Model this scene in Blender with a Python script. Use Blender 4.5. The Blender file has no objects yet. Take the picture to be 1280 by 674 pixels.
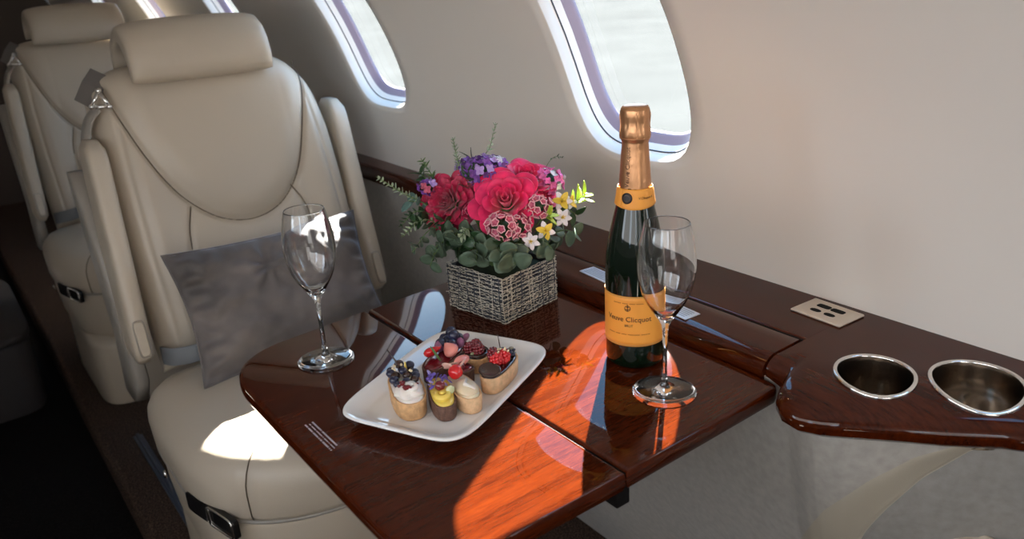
import bpy, bmesh, math, random
from mathutils import Vector, Matrix, noise
random.seed(7)
PI = math.pi
SC = bpy.context.scene
COL = SC.collection
# ---------------------------------------------------------------- camera
cam_d = bpy.data.cameras.new('camera'); cam = bpy.data.objects.new('camera', cam_d); COL.objects.link(cam)
SC.camera = cam
CR = ((0.7936285, -0.2569126, 0.5514977), (-0.6060404, -0.2540244, 0.7537816), (-0.0535621, -0.9324524, -0.3573004))
m = Matrix([[CR[i][0], -CR[i][1], -CR[i][2], 0] for i in range(3)] + [[0, 0, 0, 1]])
m.translation = Vector((0, 0, 1.1575))
cam.matrix_world = m
cam_d.sensor_width = 36.0; cam_d.lens = 28.125
cam_d.clip_start = 0.01; cam_d.clip_end = 3000
cam_d.dof.use_dof = True; cam_d.dof.focus_distance = 1.0; cam_d.dof.aperture_fstop = 6.3
# ---------------------------------------------------------------- world, sun, lights, exposure
SC.view_settings.view_transform = 'Standard'; SC.view_settings.look = 'None'
SC.view_settings.exposure = 0.0; SC.view_settings.gamma = 1.0; SC.view_settings.use_curve_mapping = False
w = bpy.data.worlds.new('sky'); SC.world = w; w.use_nodes = True
nt = w.node_tree; nt.nodes.clear()
wo = nt.nodes.new('ShaderNodeOutputWorld'); bg = nt.nodes.new('ShaderNodeBackground')
tc = nt.nodes.new('ShaderNodeTexCoord'); sx = nt.nodes.new('ShaderNodeSeparateXYZ'); rp = nt.nodes.new('ShaderNodeValToRGB')
nt.links.new(tc.outputs['Generated'], sx.inputs[0]); nt.links.new(sx.outputs['Z'], rp.inputs[0])
rp.color_ramp.elements[0].position = 0.0; rp.color_ramp.elements[0].color = (0.72, 0.86, 1.0, 1)
rp.color_ramp.elements[1].position = 0.6; rp.color_ramp.elements[1].color = (0.22, 0.48, 0.85, 1)
nt.links.new(rp.outputs[0], bg.inputs[0]); bg.inputs[1].default_value = 5.2
nt.links.new(bg.outputs[0], wo.inputs[0])
SUN_AZ, SUN_EL, SUN_E = 40.0, 32.3, 115.0
sd = bpy.data.lights.new('sun', 'SUN'); so = bpy.data.objects.new('sun', sd); COL.objects.link(so)
sd.energy = SUN_E; sd.angle = math.radians(0.5); sd.color = (1.0, 0.95, 0.88)
sdir = Vector((-math.cos(math.radians(SUN_AZ)) * math.cos(math.radians(SUN_EL)), -math.sin(math.radians(SUN_AZ)) * math.cos(math.radians(SUN_EL)), -math.sin(math.radians(SUN_EL))))
so.rotation_euler = sdir.to_track_quat('-Z', 'Y').to_euler(); so.location = (3, 3, 3)


def area(name, loc, target, sx_, sy_, power, color):
    d = bpy.data.lights.new(name, 'AREA'); o = bpy.data.objects.new(name, d); COL.objects.link(o)
    d.shape = 'RECTANGLE'; d.size = sx_; d.size_y = sy_; d.energy = power; d.color = color
    o.location = loc; o.rotation_euler = (Vector(target) - Vector(loc)).to_track_quat('-Z', 'Y').to_euler()
    return o


area('door_daylight', (-0.25, -1.5, 1.15), (0.6, 1.2, 0.8), 0.7, 1.1, 6.5, (1.0, 0.97, 0.94))  # unseen fill light added behind the camera to brighten seat fronts and wall
# added strip light inside the cabin, standing for daylight through unseen left windows
area('left_window_daylight', (-0.50, 0.75, 1.08), (0.9, 1.25, 0.82), 2.4, 0.36, 9.4, (1.0, 0.98, 0.96))
cy = SC.cycles
cy.use_denoising = True
cy.max_bounces = 10; cy.diffuse_bounces = 4; cy.glossy_bounces = 5; cy.transmission_bounces = 10; cy.transparent_max_bounces = 12
cy.caustics_reflective = True; cy.blur_glossy = 0.6; cy.caustics_refractive = False
cy.sample_clamp_indirect = 6.0


# ---------------------------------------------------------------- materials
def new_mat(name):
    mt = bpy.data.materials.new(name); mt.use_nodes = True
    b = mt.node_tree.nodes['Principled BSDF']
    return mt, mt.node_tree, b


def pmat(name, col, rough=0.5, metal=0.0, coat=0.0, coat_r=0.05, var=0.0, vscale=30, bump=0.0, bscale=200, sheen=0.0, trans=0.0, ior=1.45, sss=0.0, spec=0.5):
    mt, t, b = new_mat(name)
    b.inputs['Base Color'].default_value = (*col, 1); b.inputs['Roughness'].default_value = rough
    b.inputs['Metallic'].default_value = metal; b.inputs['Coat Weight'].default_value = coat
    b.inputs['Coat Roughness'].default_value = coat_r; b.inputs['Sheen Weight'].default_value = sheen
    b.inputs['Transmission Weight'].default_value = trans; b.inputs['IOR'].default_value = ior
    b.inputs['Specular IOR Level'].default_value = spec
    if sss:
        b.inputs['Subsurface Weight'].default_value = sss; b.inputs['Subsurface Scale'].default_value = 0.01
    tcn = t.nodes.new('ShaderNodeTexCoord')
    if var:
        n = t.nodes.new('ShaderNodeTexNoise'); n.inputs['Scale'].default_value = vscale; n.inputs['Detail'].default_value = 4
        t.links.new(tcn.outputs['Object'], n.inputs['Vector'])
        r = t.nodes.new('ShaderNodeValToRGB')
        r.color_ramp.elements[0].position = 0.3; r.color_ramp.elements[1].position = 0.7
        r.color_ramp.elements[0].color = (*[c * (1 - var) for c in col], 1)
        r.color_ramp.elements[1].color = (*[min(1, c * (1 + var)) for c in col], 1)
        t.links.new(n.outputs[0], r.inputs[0]); t.links.new(r.outputs[0], b.inputs['Base Color'])
    if bump:
        n = t.nodes.new('ShaderNodeTexNoise'); n.inputs['Scale'].default_value = bscale; n.inputs['Detail'].default_value = 3
        t.links.new(tcn.outputs['Object'], n.inputs['Vector'])
        bn = t.nodes.new('ShaderNodeBump'); bn.inputs['Strength'].default_value = bump; bn.inputs['Distance'].default_value = 0.001
        t.links.new(n.outputs[0], bn.inputs['Height']); t.links.new(bn.outputs[0], b.inputs['Normal'])
    return mt


def wood_mat(name='lacquered_mahogany', s1=(3.5, 75, 75), s2=(60, 620, 620)):
    mt, t, b = new_mat(name)
    tcn = t.nodes.new('ShaderNodeTexCoord'); mp = t.nodes.new('ShaderNodeMapping')
    mp.inputs['Scale'].default_value = s1; mp.inputs['Rotation'].default_value = (0, 0, math.radians(-6))
    t.links.new(tcn.outputs['Object'], mp.inputs[0])
    n = t.nodes.new('ShaderNodeTexNoise'); n.inputs['Scale'].default_value = 1.0; n.inputs['Detail'].default_value = 6; n.inputs['Roughness'].default_value = 0.65
    t.links.new(mp.outputs[0], n.inputs['Vector'])
    mp2 = t.nodes.new('ShaderNodeMapping'); mp2.inputs['Scale'].default_value = s2
    t.links.new(tcn.outputs['Object'], mp2.inputs[0])
    n2 = t.nodes.new('ShaderNodeTexNoise'); n2.inputs['Scale'].default_value = 1.0; n2.inputs['Detail'].default_value = 3
    t.links.new(mp2.outputs[0], n2.inputs['Vector'])
    mx = t.nodes.new('ShaderNodeMix'); mx.data_type = 'FLOAT'; mx.inputs[0].default_value = 0.4
    t.links.new(n.outputs[0], mx.inputs[2]); t.links.new(n2.outputs[0], mx.inputs[3])
    r = t.nodes.new('ShaderNodeValToRGB'); e = r.color_ramp.elements
    e[0].position = 0.36; e[0].color = (0.022, 0.0029, 0.0008, 1)
    e[1].position = 0.64; e[1].color = (0.064, 0.0098, 0.0014, 1)
    t.links.new(mx.outputs[0], r.inputs[0]); t.links.new(r.outputs[0], b.inputs['Base Color'])
    b.inputs['Roughness'].default_value = 0.45; b.inputs['Specular IOR Level'].default_value = 0.0
    b.inputs['Coat Weight'].default_value = 0.75; b.inputs['Coat Roughness'].default_value = 0.015; b.inputs['Coat IOR'].default_value = 1.48
    return mt


def carpet_mat(name, c1, c2):
    mt, t, b = new_mat(name)
    tcn = t.nodes.new('ShaderNodeTexCoord')
    n = t.nodes.new('ShaderNodeTexNoise'); n.inputs['Scale'].default_value = 260; n.inputs['Detail'].default_value = 2
    t.links.new(tcn.outputs['Object'], n.inputs['Vector'])
    r = t.nodes.new('ShaderNodeValToRGB'); e = r.color_ramp.elements
    e[0].position = 0.45; e[0].color = (*c1, 1); e[1].position = 0.68; e[1].color = (*c2, 1)
    t.links.new(n.outputs[0], r.inputs[0]); t.links.new(r.outputs[0], b.inputs['Base Color'])
    b.inputs['Roughness'].default_value = 0.95; b.inputs['Specular IOR Level'].default_value = 0.1
    bn = t.nodes.new('ShaderNodeBump'); bn.inputs['Strength'].default_value = 0.8; bn.inputs['Distance'].default_value = 0.003
    t.links.new(n.outputs[0], bn.inputs['Height']); t.links.new(bn.outputs[0], b.inputs['Normal'])
    return mt


def pane_mat():
    mt = bpy.data.materials.new('window_glass'); mt.use_nodes = True; t = mt.node_tree; t.nodes.clear()
    o = t.nodes.new('ShaderNodeOutputMaterial'); tr = t.nodes.new('ShaderNodeBsdfTransparent'); gl = t.nodes.new('ShaderNodeBsdfGlossy')
    mx = t.nodes.new('ShaderNodeMixShader'); mx.inputs[0].default_value = 0.05
    tr.inputs[0].default_value = (0.93, 0.96, 0.95, 1); gl.inputs['Roughness'].default_value = 0.02
    t.links.new(tr.outputs[0], mx.inputs[1]); t.links.new(gl.outputs[0], mx.inputs[2])
    t.links.new(mx.outputs[0], o.inputs[0])
    return mt


def leather_mat(name, col):
    mt, t, b = new_mat(name)
    b.inputs['Base Color'].default_value = (*col, 1); b.inputs['Roughness'].default_value = 0.42
    b.inputs['Coat Weight'].default_value = 0.12; b.inputs['Coat Roughness'].default_value = 0.3
    tcn = t.nodes.new('ShaderNodeTexCoord'); v = t.nodes.new('ShaderNodeTexVoronoi'); v.inputs['Scale'].default_value = 420
    t.links.new(tcn.outputs['Object'], v.inputs['Vector'])
    n = t.nodes.new('ShaderNodeTexNoise'); n.inputs['Scale'].default_value = 14; n.inputs['Detail'].default_value = 4
    t.links.new(tcn.outputs['Object'], n.inputs['Vector'])
    bn = t.nodes.new('ShaderNodeBump'); bn.inputs['Strength'].default_value = 0.12; bn.inputs['Distance'].default_value = 0.0006
    t.links.new(v.outputs['Distance'], bn.inputs['Height'])
    b2 = t.nodes.new('ShaderNodeBump'); b2.inputs['Strength'].default_value = 0.18; b2.inputs['Distance'].default_value = 0.006
    t.links.new(n.outputs[0], b2.inputs['Height']); t.links.new(bn.outputs[0], b2.inputs['Normal']); t.links.new(b2.outputs[0], b.inputs['Normal'])
    return mt


M = {}
M['wall'] = pmat('cream_sidewall', (0.78, 0.735, 0.69), 0.42, bump=0.05, bscale=60, spec=0.35)
M['reveal'] = pmat('window_reveal_white', (0.84, 0.76, 0.68), 0.3)
M['gasket'] = pmat('dark_gasket', (0.03, 0.035, 0.05), 0.5)
M['frame'] = pmat('window_frame_grey', (0.24, 0.19, 0.24), 0.35)
M['glass_pane'] = pane_mat()
M['wood'] = wood_mat()
M['wood_y'] = wood_mat('lacquered_mahogany_ledge', (60, 3.0, 30), (420, 40, 200))
M['wood_side'] = pmat('dark_mahogany_edge', (0.10, 0.013, 0.006), 0.3, coat=1.0, coat_r=0.03)
M['black'] = pmat('black_gap', (0.006, 0.005, 0.005), 0.6, spec=0.1)
M['suede'] = pmat('taupe_suede', (0.36, 0.335, 0.305), 0.85, var=0.10, vscale=90, bump=0.25, bscale=500, sheen=0.2)
M['leather'] = leather_mat('cream_leather', (0.50, 0.425, 0.335))
M['leather_dark'] = leather_mat('taupe_leather', (0.30, 0.27, 0.235))
M['seam'] = pmat('dark_seam', (0.10, 0.075, 0.055), 0.7)
M['suede_dark'] = pmat('dark_taupe_suede', (0.25, 0.235, 0.22), 0.85, var=0.10, vscale=90, bump=0.25, bscale=500, sheen=0.2)  # same suede, with the inset panel's shade put into the colour
M['tan'] = pmat('tan_leather_band', (0.40, 0.355, 0.285), 0.6, bump=0.2, bscale=500)
M['bulkhead'] = pmat('dark_bulkhead', (0.05, 0.035, 0.03), 0.6)
M['cab'] = pmat('dark_grey_cabinet', (0.035, 0.030, 0.030), 0.7)  # near-black tone puts the aisle's deep shadow into the cabinet colour
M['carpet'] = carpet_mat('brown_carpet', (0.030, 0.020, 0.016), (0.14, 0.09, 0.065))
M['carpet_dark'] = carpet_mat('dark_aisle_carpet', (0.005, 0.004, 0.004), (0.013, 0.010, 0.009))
M['steel'] = pmat('brushed_steel', (0.62, 0.58, 0.53), 0.22, metal=1.0)
M['chrome'] = pmat('chrome', (0.8, 0.78, 0.75), 0.12, metal=1.0)
M['rail'] = pmat('blue_steel_rail', (0.10, 0.13, 0.20), 0.3, metal=0.8)
M['belt'] = pmat('grey_webbing', (0.19, 0.20, 0.215), 0.7, bump=0.5, bscale=600)
M['dark_fabric'] = pmat('grey_belt_guide', (0.14, 0.125, 0.115), 0.6)
M['velvet'] = None
M['porcelain'] = pmat('white_porcelain', (0.80, 0.78, 0.76), 0.12, coat=0.5)
M['crust'] = pmat('baked_crust', (0.62, 0.36, 0.17), 0.75, var=0.22, vscale=160, bump=0.6, bscale=500)
M['crust_pale'] = pmat('pale_crust', (0.72, 0.45, 0.25), 0.75, var=0.18, vscale=160, bump=0.6, bscale=500)
M['choc_crust'] = pmat('chocolate_crust', (0.13, 0.065, 0.045), 0.7, var=0.35, vscale=260, bump=0.7, bscale=500)
M['cream'] = pmat('white_cream', (0.82, 0.74, 0.68), 0.35, sss=0.1)
M['beige_cream'] = pmat('beige_cream', (0.74, 0.60, 0.42), 0.35, sss=0.1)
M['yellow_cream'] = pmat('yellow_custard', (0.86, 0.62, 0.12), 0.3, sss=0.1)
M['choc'] = pmat('chocolate_glaze', (0.035, 0.014, 0.010), 0.12, coat=0.6)
M['red_berry'] = pmat('red_berry', (0.60, 0.015, 0.02), 0.15, coat=0.8)
M['dark_red'] = pmat('dark_red_berry', (0.16, 0.008, 0.015), 0.18, coat=0.7)
M['blue_berry'] = pmat('blue_berry', (0.018, 0.020, 0.05), 0.3, coat=0.4, var=0.5, vscale=120)
M['straw_in'] = pmat('strawberry_flesh', (0.85, 0.30, 0.25), 0.3)
M['green_leaf'] = pmat('green_leaf', (0.06, 0.16, 0.03), 0.4)
M['petal_pink'] = pmat('pale_pink_petal', (0.80, 0.50, 0.42), 0.5)
M['petal_violet'] = pmat('violet_petal', (0.13, 0.08, 0.38), 0.5)
M['nut'] = pmat('pale_crumb', (0.75, 0.62, 0.40), 0.6)


def velvet():
    mt, t, b = new_mat('slate_velvet')
    b.inputs['Base Color'].default_value = (0.085, 0.085, 0.105, 1); b.inputs['Roughness'].default_value = 0.65
    b.inputs['Sheen Weight'].default_value = 1.0; b.inputs['Sheen Roughness'].default_value = 0.35; b.inputs['Sheen Tint'].default_value = (0.62, 0.70, 0.88, 1)
    tcn = t.nodes.new('ShaderNodeTexCoord'); n = t.nodes.new('ShaderNodeTexNoise'); n.inputs['Scale'].default_value = 7; n.inputs['Detail'].default_value = 5
    t.links.new(tcn.outputs['Object'], n.inputs['Vector'])
    r = t.nodes.new('ShaderNodeValToRGB'); r.color_ramp.elements[0].position = 0.35; r.color_ramp.elements[1].position = 0.65
    r.color_ramp.elements[0].color = (0.070, 0.060, 0.057, 1); r.color_ramp.elements[1].color = (0.17, 0.145, 0.135, 1)
    t.links.new(n.outputs[0], r.inputs[0]); t.links.new(r.outputs[0], b.inputs['Base Color'])
    return mt


M['velvet'] = velvet()


# ---------------------------------------------------------------- helpers
def mesh_obj(name, bm, mat, parent=None, smooth=True, label=None, kind=None, loc=None, rot=None, subsurf=0):
    me = bpy.data.meshes.new(name)
    bmesh.ops.recalc_face_normals(bm, faces=bm.faces)
    bm.to_mesh(me); bm.free()
    for mm in (mat if isinstance(mat, (list, tuple)) else [mat]):
        me.materials.append(mm)
    if smooth:
        for p in me.polygons: p.use_smooth = True
    o = bpy.data.objects.new(name, me); COL.objects.link(o)
    if parent: o.parent = parent
    if label: o['label'] = label
    if kind: o['kind'] = kind
    if loc: o.location = loc
    if rot: o.rotation_euler = rot
    if subsurf:
        s = o.modifiers.new('subdivision', 'SUBSURF'); s.levels = subsurf; s.render_levels = subsurf
    return o


def thing(name, label, cat, loc=(0, 0, 0), rot=(0, 0, 0), group=None):
    o = bpy.data.objects.new(name, None); COL.objects.link(o); o.empty_display_size = 0.05
    o.location = loc; o.rotation_euler = rot; o['label'] = label; o['category'] = cat
    if group: o['group'] = group
    return o


def tag(o, label, cat, group=None, kind=None):
    o['label'] = label; o['category'] = cat
    if group: o['group'] = group
    if kind: o['kind'] = kind
    return o


def copy_tree(o, parent=None):
    c = o.copy(); COL.objects.link(c)
    if parent: c.parent = parent
    for ch in [x for x in list(bpy.data.objects) if x.parent == o]:
        copy_tree(ch, c)
    return c


def rings(bm, rs, closed_ring=True, cap0=True, cap1=True):
    vs = [[bm.verts.new(p) for p in r] for r in rs]
    n = len(vs[0])
    for a, b in zip(vs[:-1], vs[1:]):
        for i in range(n if closed_ring else n - 1):
            j = (i + 1) % n
            bm.faces.new((a[i], a[j], b[j], b[i]))
    if closed_ring and cap0: bm.faces.new(list(reversed(vs[0])))
    if closed_ring and cap1: bm.faces.new(vs[-1])
    return vs


def se(t, a, b, n):
    c, s = math.cos(t), math.sin(t)
    return (a * math.copysign(abs(c) ** (2 / n), c), b * math.copysign(abs(s) ** (2 / n), s))


def slab(bm, cx, cy_, hx, hy, z0, z1, n=5, seg=64, r0=0.01, r1=0.01, crown=0.0, ca=5, rot=0.0):
    """closed rounded slab with superellipse plan; r0/r1 bottom/top edge radii; crown raises the middle of the top"""
    rs = []
    def ring(k, z):
        out = []
        for i in range(seg):
            x, y = se(2 * PI * i / seg, max(hx - k, 1e-4), max(hy - k, 1e-4), n)
            out.append((cx + x * math.cos(rot) - y * math.sin(rot), cy_ + x * math.sin(rot) + y * math.cos(rot), z))
        return out
    for k in (0.75, 0.4): rs.append(ring(r0 + (min(hx, hy) - r0) * k, z0))
    for j in range(ca + 1):
        a = PI / 2 * j / ca
        rs.append(ring(r0 * (1 - math.sin(a)), z0 + r0 * (1 - math.cos(a))))
    for j in range(ca + 1):
        a = PI / 2 * j / ca
        rs.append(ring(r1 * (1 - math.cos(a)), z1 - r1 + r1 * math.sin(a)))
    mn = min(hx, hy) - r1
    for k in (0.15, 0.35, 0.6, 0.85, 0.98):
        rs.append(ring(r1 + mn * k, z1 + crown * (1 - (1 - k) ** 2)))
    return rings(bm, rs)


def box(bm, x0, x1, y0, y1, z0, z1, bev=0.0, seg=3):
    r = bmesh.ops.create_cube(bm, size=1.0)
    for v in r['verts']:
        v.co = Vector(((x0 + x1) / 2 + v.co.x * (x1 - x0), (y0 + y1) / 2 + v.co.y * (y1 - y0), (z0 + z1) / 2 + v.co.z * (z1 - z0)))
    if bev:
        es = list({e for v in r['verts'] for e in v.link_edges})
        bmesh.ops.bevel(bm, geom=es, offset=bev, segments=seg, affect='EDGES', profile=0.5)
    return r


def lathe(bm, prof, seg=48, centre=(0, 0)):
    rs = [[(centre[0] + r * math.cos(2 * PI * i / seg), centre[1] + r * math.sin(2 * PI * i / seg), z) for i in range(seg)] for r, z in prof]
    return rings(bm, rs)


def lathe_open(bm, prof, seg=48):
    rs = [[(r * math.cos(2 * PI * i / seg), r * math.sin(2 * PI * i / seg), z) for i in range(seg)] for r, z in prof]
    return rings(bm, rs, cap0=False, cap1=False)


def tube(bm, pts, rad, seg=8, closed=False):
    pts = [Vector(p) for p in pts]; n = len(pts); rs = []
    rad = rad if isinstance(rad, (list, tuple)) else [rad] * n
    up = Vector((0.13, 0.07, 1)).normalized()
    prev = None
    for i, p in enumerate(pts):
        if closed: t = pts[(i + 1) % n] - pts[i - 1]
        else: t = pts[min(i + 1, n - 1)] - pts[max(i - 1, 0)]
        if t.length < 1e-9: t = Vector((0, 0, 1))
        t.normalize()
        if prev is None:
            a = t.orthogonal() if abs(t.dot(up)) > 0.95 else up.cross(t)
        else:
            a = prev - t * prev.dot(t)
        a.normalize(); prev = a; b = t.cross(a)
        rs.append([tuple(p + (a * math.cos(2 * PI * k / seg) + b * math.sin(2 * PI * k / seg)) * rad[i]) for k in range(seg)])
    if closed: rs.append(rs[0])
    return rings(bm, rs, cap0=not closed, cap1=not closed)


def strap(bm, pts, width, thick, wdir):
    """flat webbing along pts; wdir is the width direction at each point (or one vector)"""
    pts = [Vector(p) for p in pts]; n = len(pts); rs = []
    for i, p in enumerate(pts):
        t = (pts[min(i + 1, n - 1)] - pts[max(i - 1, 0)]).normalized()
        wv = Vector(wdir[i] if isinstance(wdir, list) else wdir); wv = (wv - t * wv.dot(t)).normalized()
        nn = t.cross(wv)
        a, b = wv * width / 2, nn * thick / 2
        rs.append([tuple(p + a + b * .5), tuple(p + a * .94 + b), tuple(p - a * .94 + b), tuple(p - a + b * .5), tuple(p - a - b * .5), tuple(p - a * .94 - b), tuple(p + a * .94 - b), tuple(p + a - b * .5)])
    return rings(bm, rs)


def bez(p0, p1, p2, p3, n=12):
    out = []
    for i in range(n + 1):
        t = i / n; u = 1 - t
        out.append(tuple(u ** 3 * a + 3 * u * u * t * b + 3 * u * t * t * c + t ** 3 * d for a, b, c, d in zip(p0, p1, p2, p3)))
    return out


def cr(pts, k=8):
    """Catmull-Rom through pts"""
    P = [Vector(p) for p in pts]; P = [P[0] * 2 - P[1]] + P + [P[-1] * 2 - P[-2]]; out = []
    for i in range(1, len(P) - 2):
        for j in range(k):
            t = j / k
            out.append(0.5 * ((2 * P[i]) + (P[i + 1] - P[i - 1]) * t + (2 * P[i - 1] - 5 * P[i] + 4 * P[i + 1] - P[i + 2]) * t * t + (3 * P[i] - P[i - 1] - 3 * P[i + 1] + P[i + 2]) * t ** 3))
    out.append(P[-2]); return out


def blob(bm, c, r, seg=10, ring=7, sq=(1, 1, 1), jit=0.0, rot=None):
    res = bmesh.ops.create_uvsphere(bm, u_segments=seg, v_segments=ring, radius=r)
    for v in res['verts']:
        co = Vector((v.co.x * sq[0], v.co.y * sq[1], v.co.z * sq[2]))
        if jit: co *= 1 + jit * noise.noise(Vector(v.co) * 3 / r + Vector(c) * 50)
        if rot: co = rot @ co
        v.co = co + Vector(c)
    return res


def text_mesh(name, body, size, mat, parent, xf, extrude=0.0003, shear=0.0):
    """built-in font text, converted to a mesh, each vertex mapped by xf(x, y, z) -> point"""
    cu = bpy.data.curves.new(name, 'FONT'); cu.body = body; cu.size = size; cu.align_x = 'CENTER'; cu.align_y = 'CENTER'
    cu.extrude = extrude; cu.shear = shear; cu.resolution_u = 3
    to = bpy.data.objects.new(name, cu); COL.objects.link(to)
    dg = bpy.context.evaluated_depsgraph_get()
    me = bpy.data.meshes.new_from_object(to.evaluated_get(dg))
    bpy.data.objects.remove(to)
    for v in me.vertices: v.co = xf(v.co.x, v.co.y, v.co.z)
    me.materials.clear(); me.materials.append(mat)
    o = bpy.data.objects.new(name, me); COL.objects.link(o)
    if parent: o.parent = parent
    return o


# ---------------------------------------------------------------- cabin shell
CX, CZ, RR = 0.13, 0.72, 0.77


def shell(th, y, off=0.0):
    return (CX + (RR + off) * math.cos(th), y, CZ + (RR + off) * math.sin(th))


TH_W = math.radians(24.6); HW, HH, EN = 0.125, 0.187, 3.7
T_TOP = math.radians(66)


def wall_with_windows(name, ys, flip=False, y_lo=-2.3, y_hi=5.4):
    bm = bmesh.new(); N = 80
    def W(th, y, off=0.0):
        return shell(PI - th if flip else th, y, off)
    def outer(t, yc):
        # point of the cell rectangle in direction t
        c, s = math.cos(t), math.sin(t)
        sl, su = TH_W, T_TOP - TH_W
        h = su if s > 0 else sl
        k = min(0.4 / max(abs(c), 1e-6), (h * RR) / max(abs(s), 1e-6))
        return yc + c * k, TH_W + s * k / RR
    for yc in ys:
        angs = [2 * PI * i / N for i in range(N)]
        # insert the exact corners of the cell
        for sy, sh in ((0.4, T_TOP - TH_W), (-0.4, T_TOP - TH_W), (-0.4, -TH_W), (0.4, -TH_W)):
            angs.append(math.atan2(sh * RR, sy) % (2 * PI))
        angs.sort()
        rs = []
        for q in (1.0, 0.82, 0.64, 0.48, 0.33, 0.2, 0.09, 0.0):
            r = []
            for a in angs:
                oy, oth = outer(a, yc)
                # hole point in the same polar direction
                c, s = math.cos(a), math.sin(a)
                k = (abs(c / HW) ** EN + abs(s / HH) ** EN) ** (-1 / EN)
                hy, hth = yc + c * k, TH_W + s * k / RR
                r.append(W(hth + (oth - hth) * q, hy + (oy - hy) * q))
            rs.append(r)
        # rounded lip going outward
        for k, off in ((0.996, 0.0015), (0.985, 0.005), (0.972, 0.011), (0.965, 0.018)):
            r = []
            for a in angs:
                c, s = math.cos(a), math.sin(a)
                kk = (abs(c / HW) ** EN + abs(s / HH) ** EN) ** (-1 / EN) * k
                r.append(W(TH_W + s * kk / RR, yc + c * kk, off))
            rs.append(r)
        rings(bm, rs, cap0=False, cap1=False)
    bmesh.ops.remove_doubles(bm, verts=bm.verts, dist=0.0004)
    # plain stretches to the ends of the cabin
    for a, b in ((y_lo, min(ys) - 0.4), (max(ys) + 0.4, y_hi)):
        if b > a:
            rs = [[W(T_TOP * i / 24, yy) for i in range(25)] for yy in (a, b)]
            rings(bm, rs, closed_ring=False)
    return mesh_obj(name, bm, M['wall'], kind='structure')


YS = [-1.536, -0.736, 0.064, 0.864, 1.664, 2.464, 3.264, 4.064]
wall_with_windows('wall_right', YS)
YL = [-1.54, -0.74, 0.06, 0.86]
wall_with_windows('wall_left', YL, flip=True)
bm = bmesh.new()
rings(bm, [[shell(T_TOP + (PI - 2 * T_TOP) * i / 24, yy) for i in range(25)] for yy in (-2.3, 1.5, 5.4)], closed_ring=False)
mesh_obj('ceiling', bm, M['wall'], kind='structure')


def window(n, yc, flip=False):
    root = bpy.data.objects.new('window_%d' % n, None); COL.objects.link(root); root['kind'] = 'structure'
    N = 72
    def R(k, off, dy=0.0):
        out = []
        for i in range(N):
            y, s = se(2 * PI * i / N, HW * k, HH * k - 0.004 * (1 - k), EN)
            th = TH_W + s / RR
            out.append(shell(PI - th if flip else th, yc + y, off))
        return out
    bm = bmesh.new(); rings(bm, [R(0.967, 0.016), R(0.962, 0.020), R(0.950, 0.026), R(0.930, 0.031), R(0.925, 0.034)], cap0=False, cap1=False)
    mesh_obj('window_reveal', bm, M['reveal'], root)
    bm = bmesh.new(); tube(bm, R(0.958, 0.0205), 0.0012, 6, closed=True)
    mesh_obj('gasket', bm, M['gasket'], root)
    bm = bmesh.new(); rings(bm, [R(0.926, 0.033), R(0.915, 0.036), R(0.880, 0.044), R(0.868, 0.047), R(0.862, 0.052), R(1.02, 0.060)], cap0=False, cap1=False)
    mesh_obj('window_frame', bm, M['frame'], root)
    bm = bmesh.new()
    rings(bm, [R(0.875, 0.0475), R(0.5, 0.0475), R(0.2, 0.0475)], cap0=False, cap1=True)
    mesh_obj('pane', bm, M['glass_pane'], root)
    if n != 4: return
    # unseen pleated blind added at the top, curved to trim the sun patch
    bm = bmesh.new(); rs = []
    for q in range(25):
        y = -HW * 0.9 + 2 * HW * 0.9 * q / 24
        th0 = math.asin((1.152 - CZ - 0.032 * max(0, (y / (HW * 0.9)) ** 2 * abs(y / (HW * 0.9))) - CZ + CZ) / (RR + 0.04))
        th1 = TH_W + HH * 0.97 / RR
        rs.append([shell((PI - (th0 + (th1 - th0) * j / 12)) if flip else (th0 + (th1 - th0) * j / 12), yc + y, 0.038 + 0.0015 * (j % 2)) for j in range(13)])
    rings(bm, rs, closed_ring=False)
    o = mesh_obj('window_shade', bm, M['wall'], root, smooth=False); so_ = o.modifiers.new('thick', 'SOLIDIFY'); so_.thickness = 0.001


for i, yc in enumerate(YS):
    window(i + 1, yc)
for i, yc in enumerate(YL):
    window(i + 11, yc, flip=True)

# lower sidewall panel with the sculpted recess near the front of the cabin
bm = bmesh.new()
L1 = [(0.60, 0.0), (0.53, 0.30), (0.449, 0.470), (0.404, 0.554), (0.360, 0.615), (0.324, 0.655), (0.290, 0.677), (0.248, 0.687), (0.15, 0.692), (-0.4, 0.694), (-2.4, 0.695)]
L2 = [(0.48, 0.0), (0.42, 0.38), (0.369, 0.530), (0.351, 0.568), (0.323, 0.619), (0.289, 0.661), (0.277, 0.670), (0.24, 0.688), (0.14, 0.693), (-0.4, 0.695), (-2.4, 0.696)]
NEAR = [(0.4838, 0.7048), (0.466, 0.7045), (0.4585, 0.701), (0.453, 0.686), (0.445, 0.670), (0.430, 0.660), (0.41, 0.659), (0.39, 0.668), (0.37, 0.684), (0.34, 0.709), (0.30, 0.741), (0.26, 0.778), (0.22, 0.802), (0.15, 0.822), (0.0, 0.835), (-2.3, 0.84)]
PFRONT = [(5.4, 0.86), (1.35, 0.86), (1.06, 0.735), (0.7, 0.715), (0.55, 0.702), (0.48, 0.695), (0.455, 0.694), (0.43, 0.682), (0.41, 0.678), (0.385, 0.684), (0.36, 0.699), (0.34, 0.715), (0.30, 0.746), (0.26, 0.781), (0.22, 0.804), (0.15, 0.822), (0.0, 0.835), (-2.4, 0.84)]


def pfront(y):
    pts = list(reversed(PFRONT))
    for (a, xa), (b, xb) in zip(pts[:-1], pts[1:]):
        if a <= y <= b: return xa + (xb - xa) * (y - a) / (b - a)
    return 0.86


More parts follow.
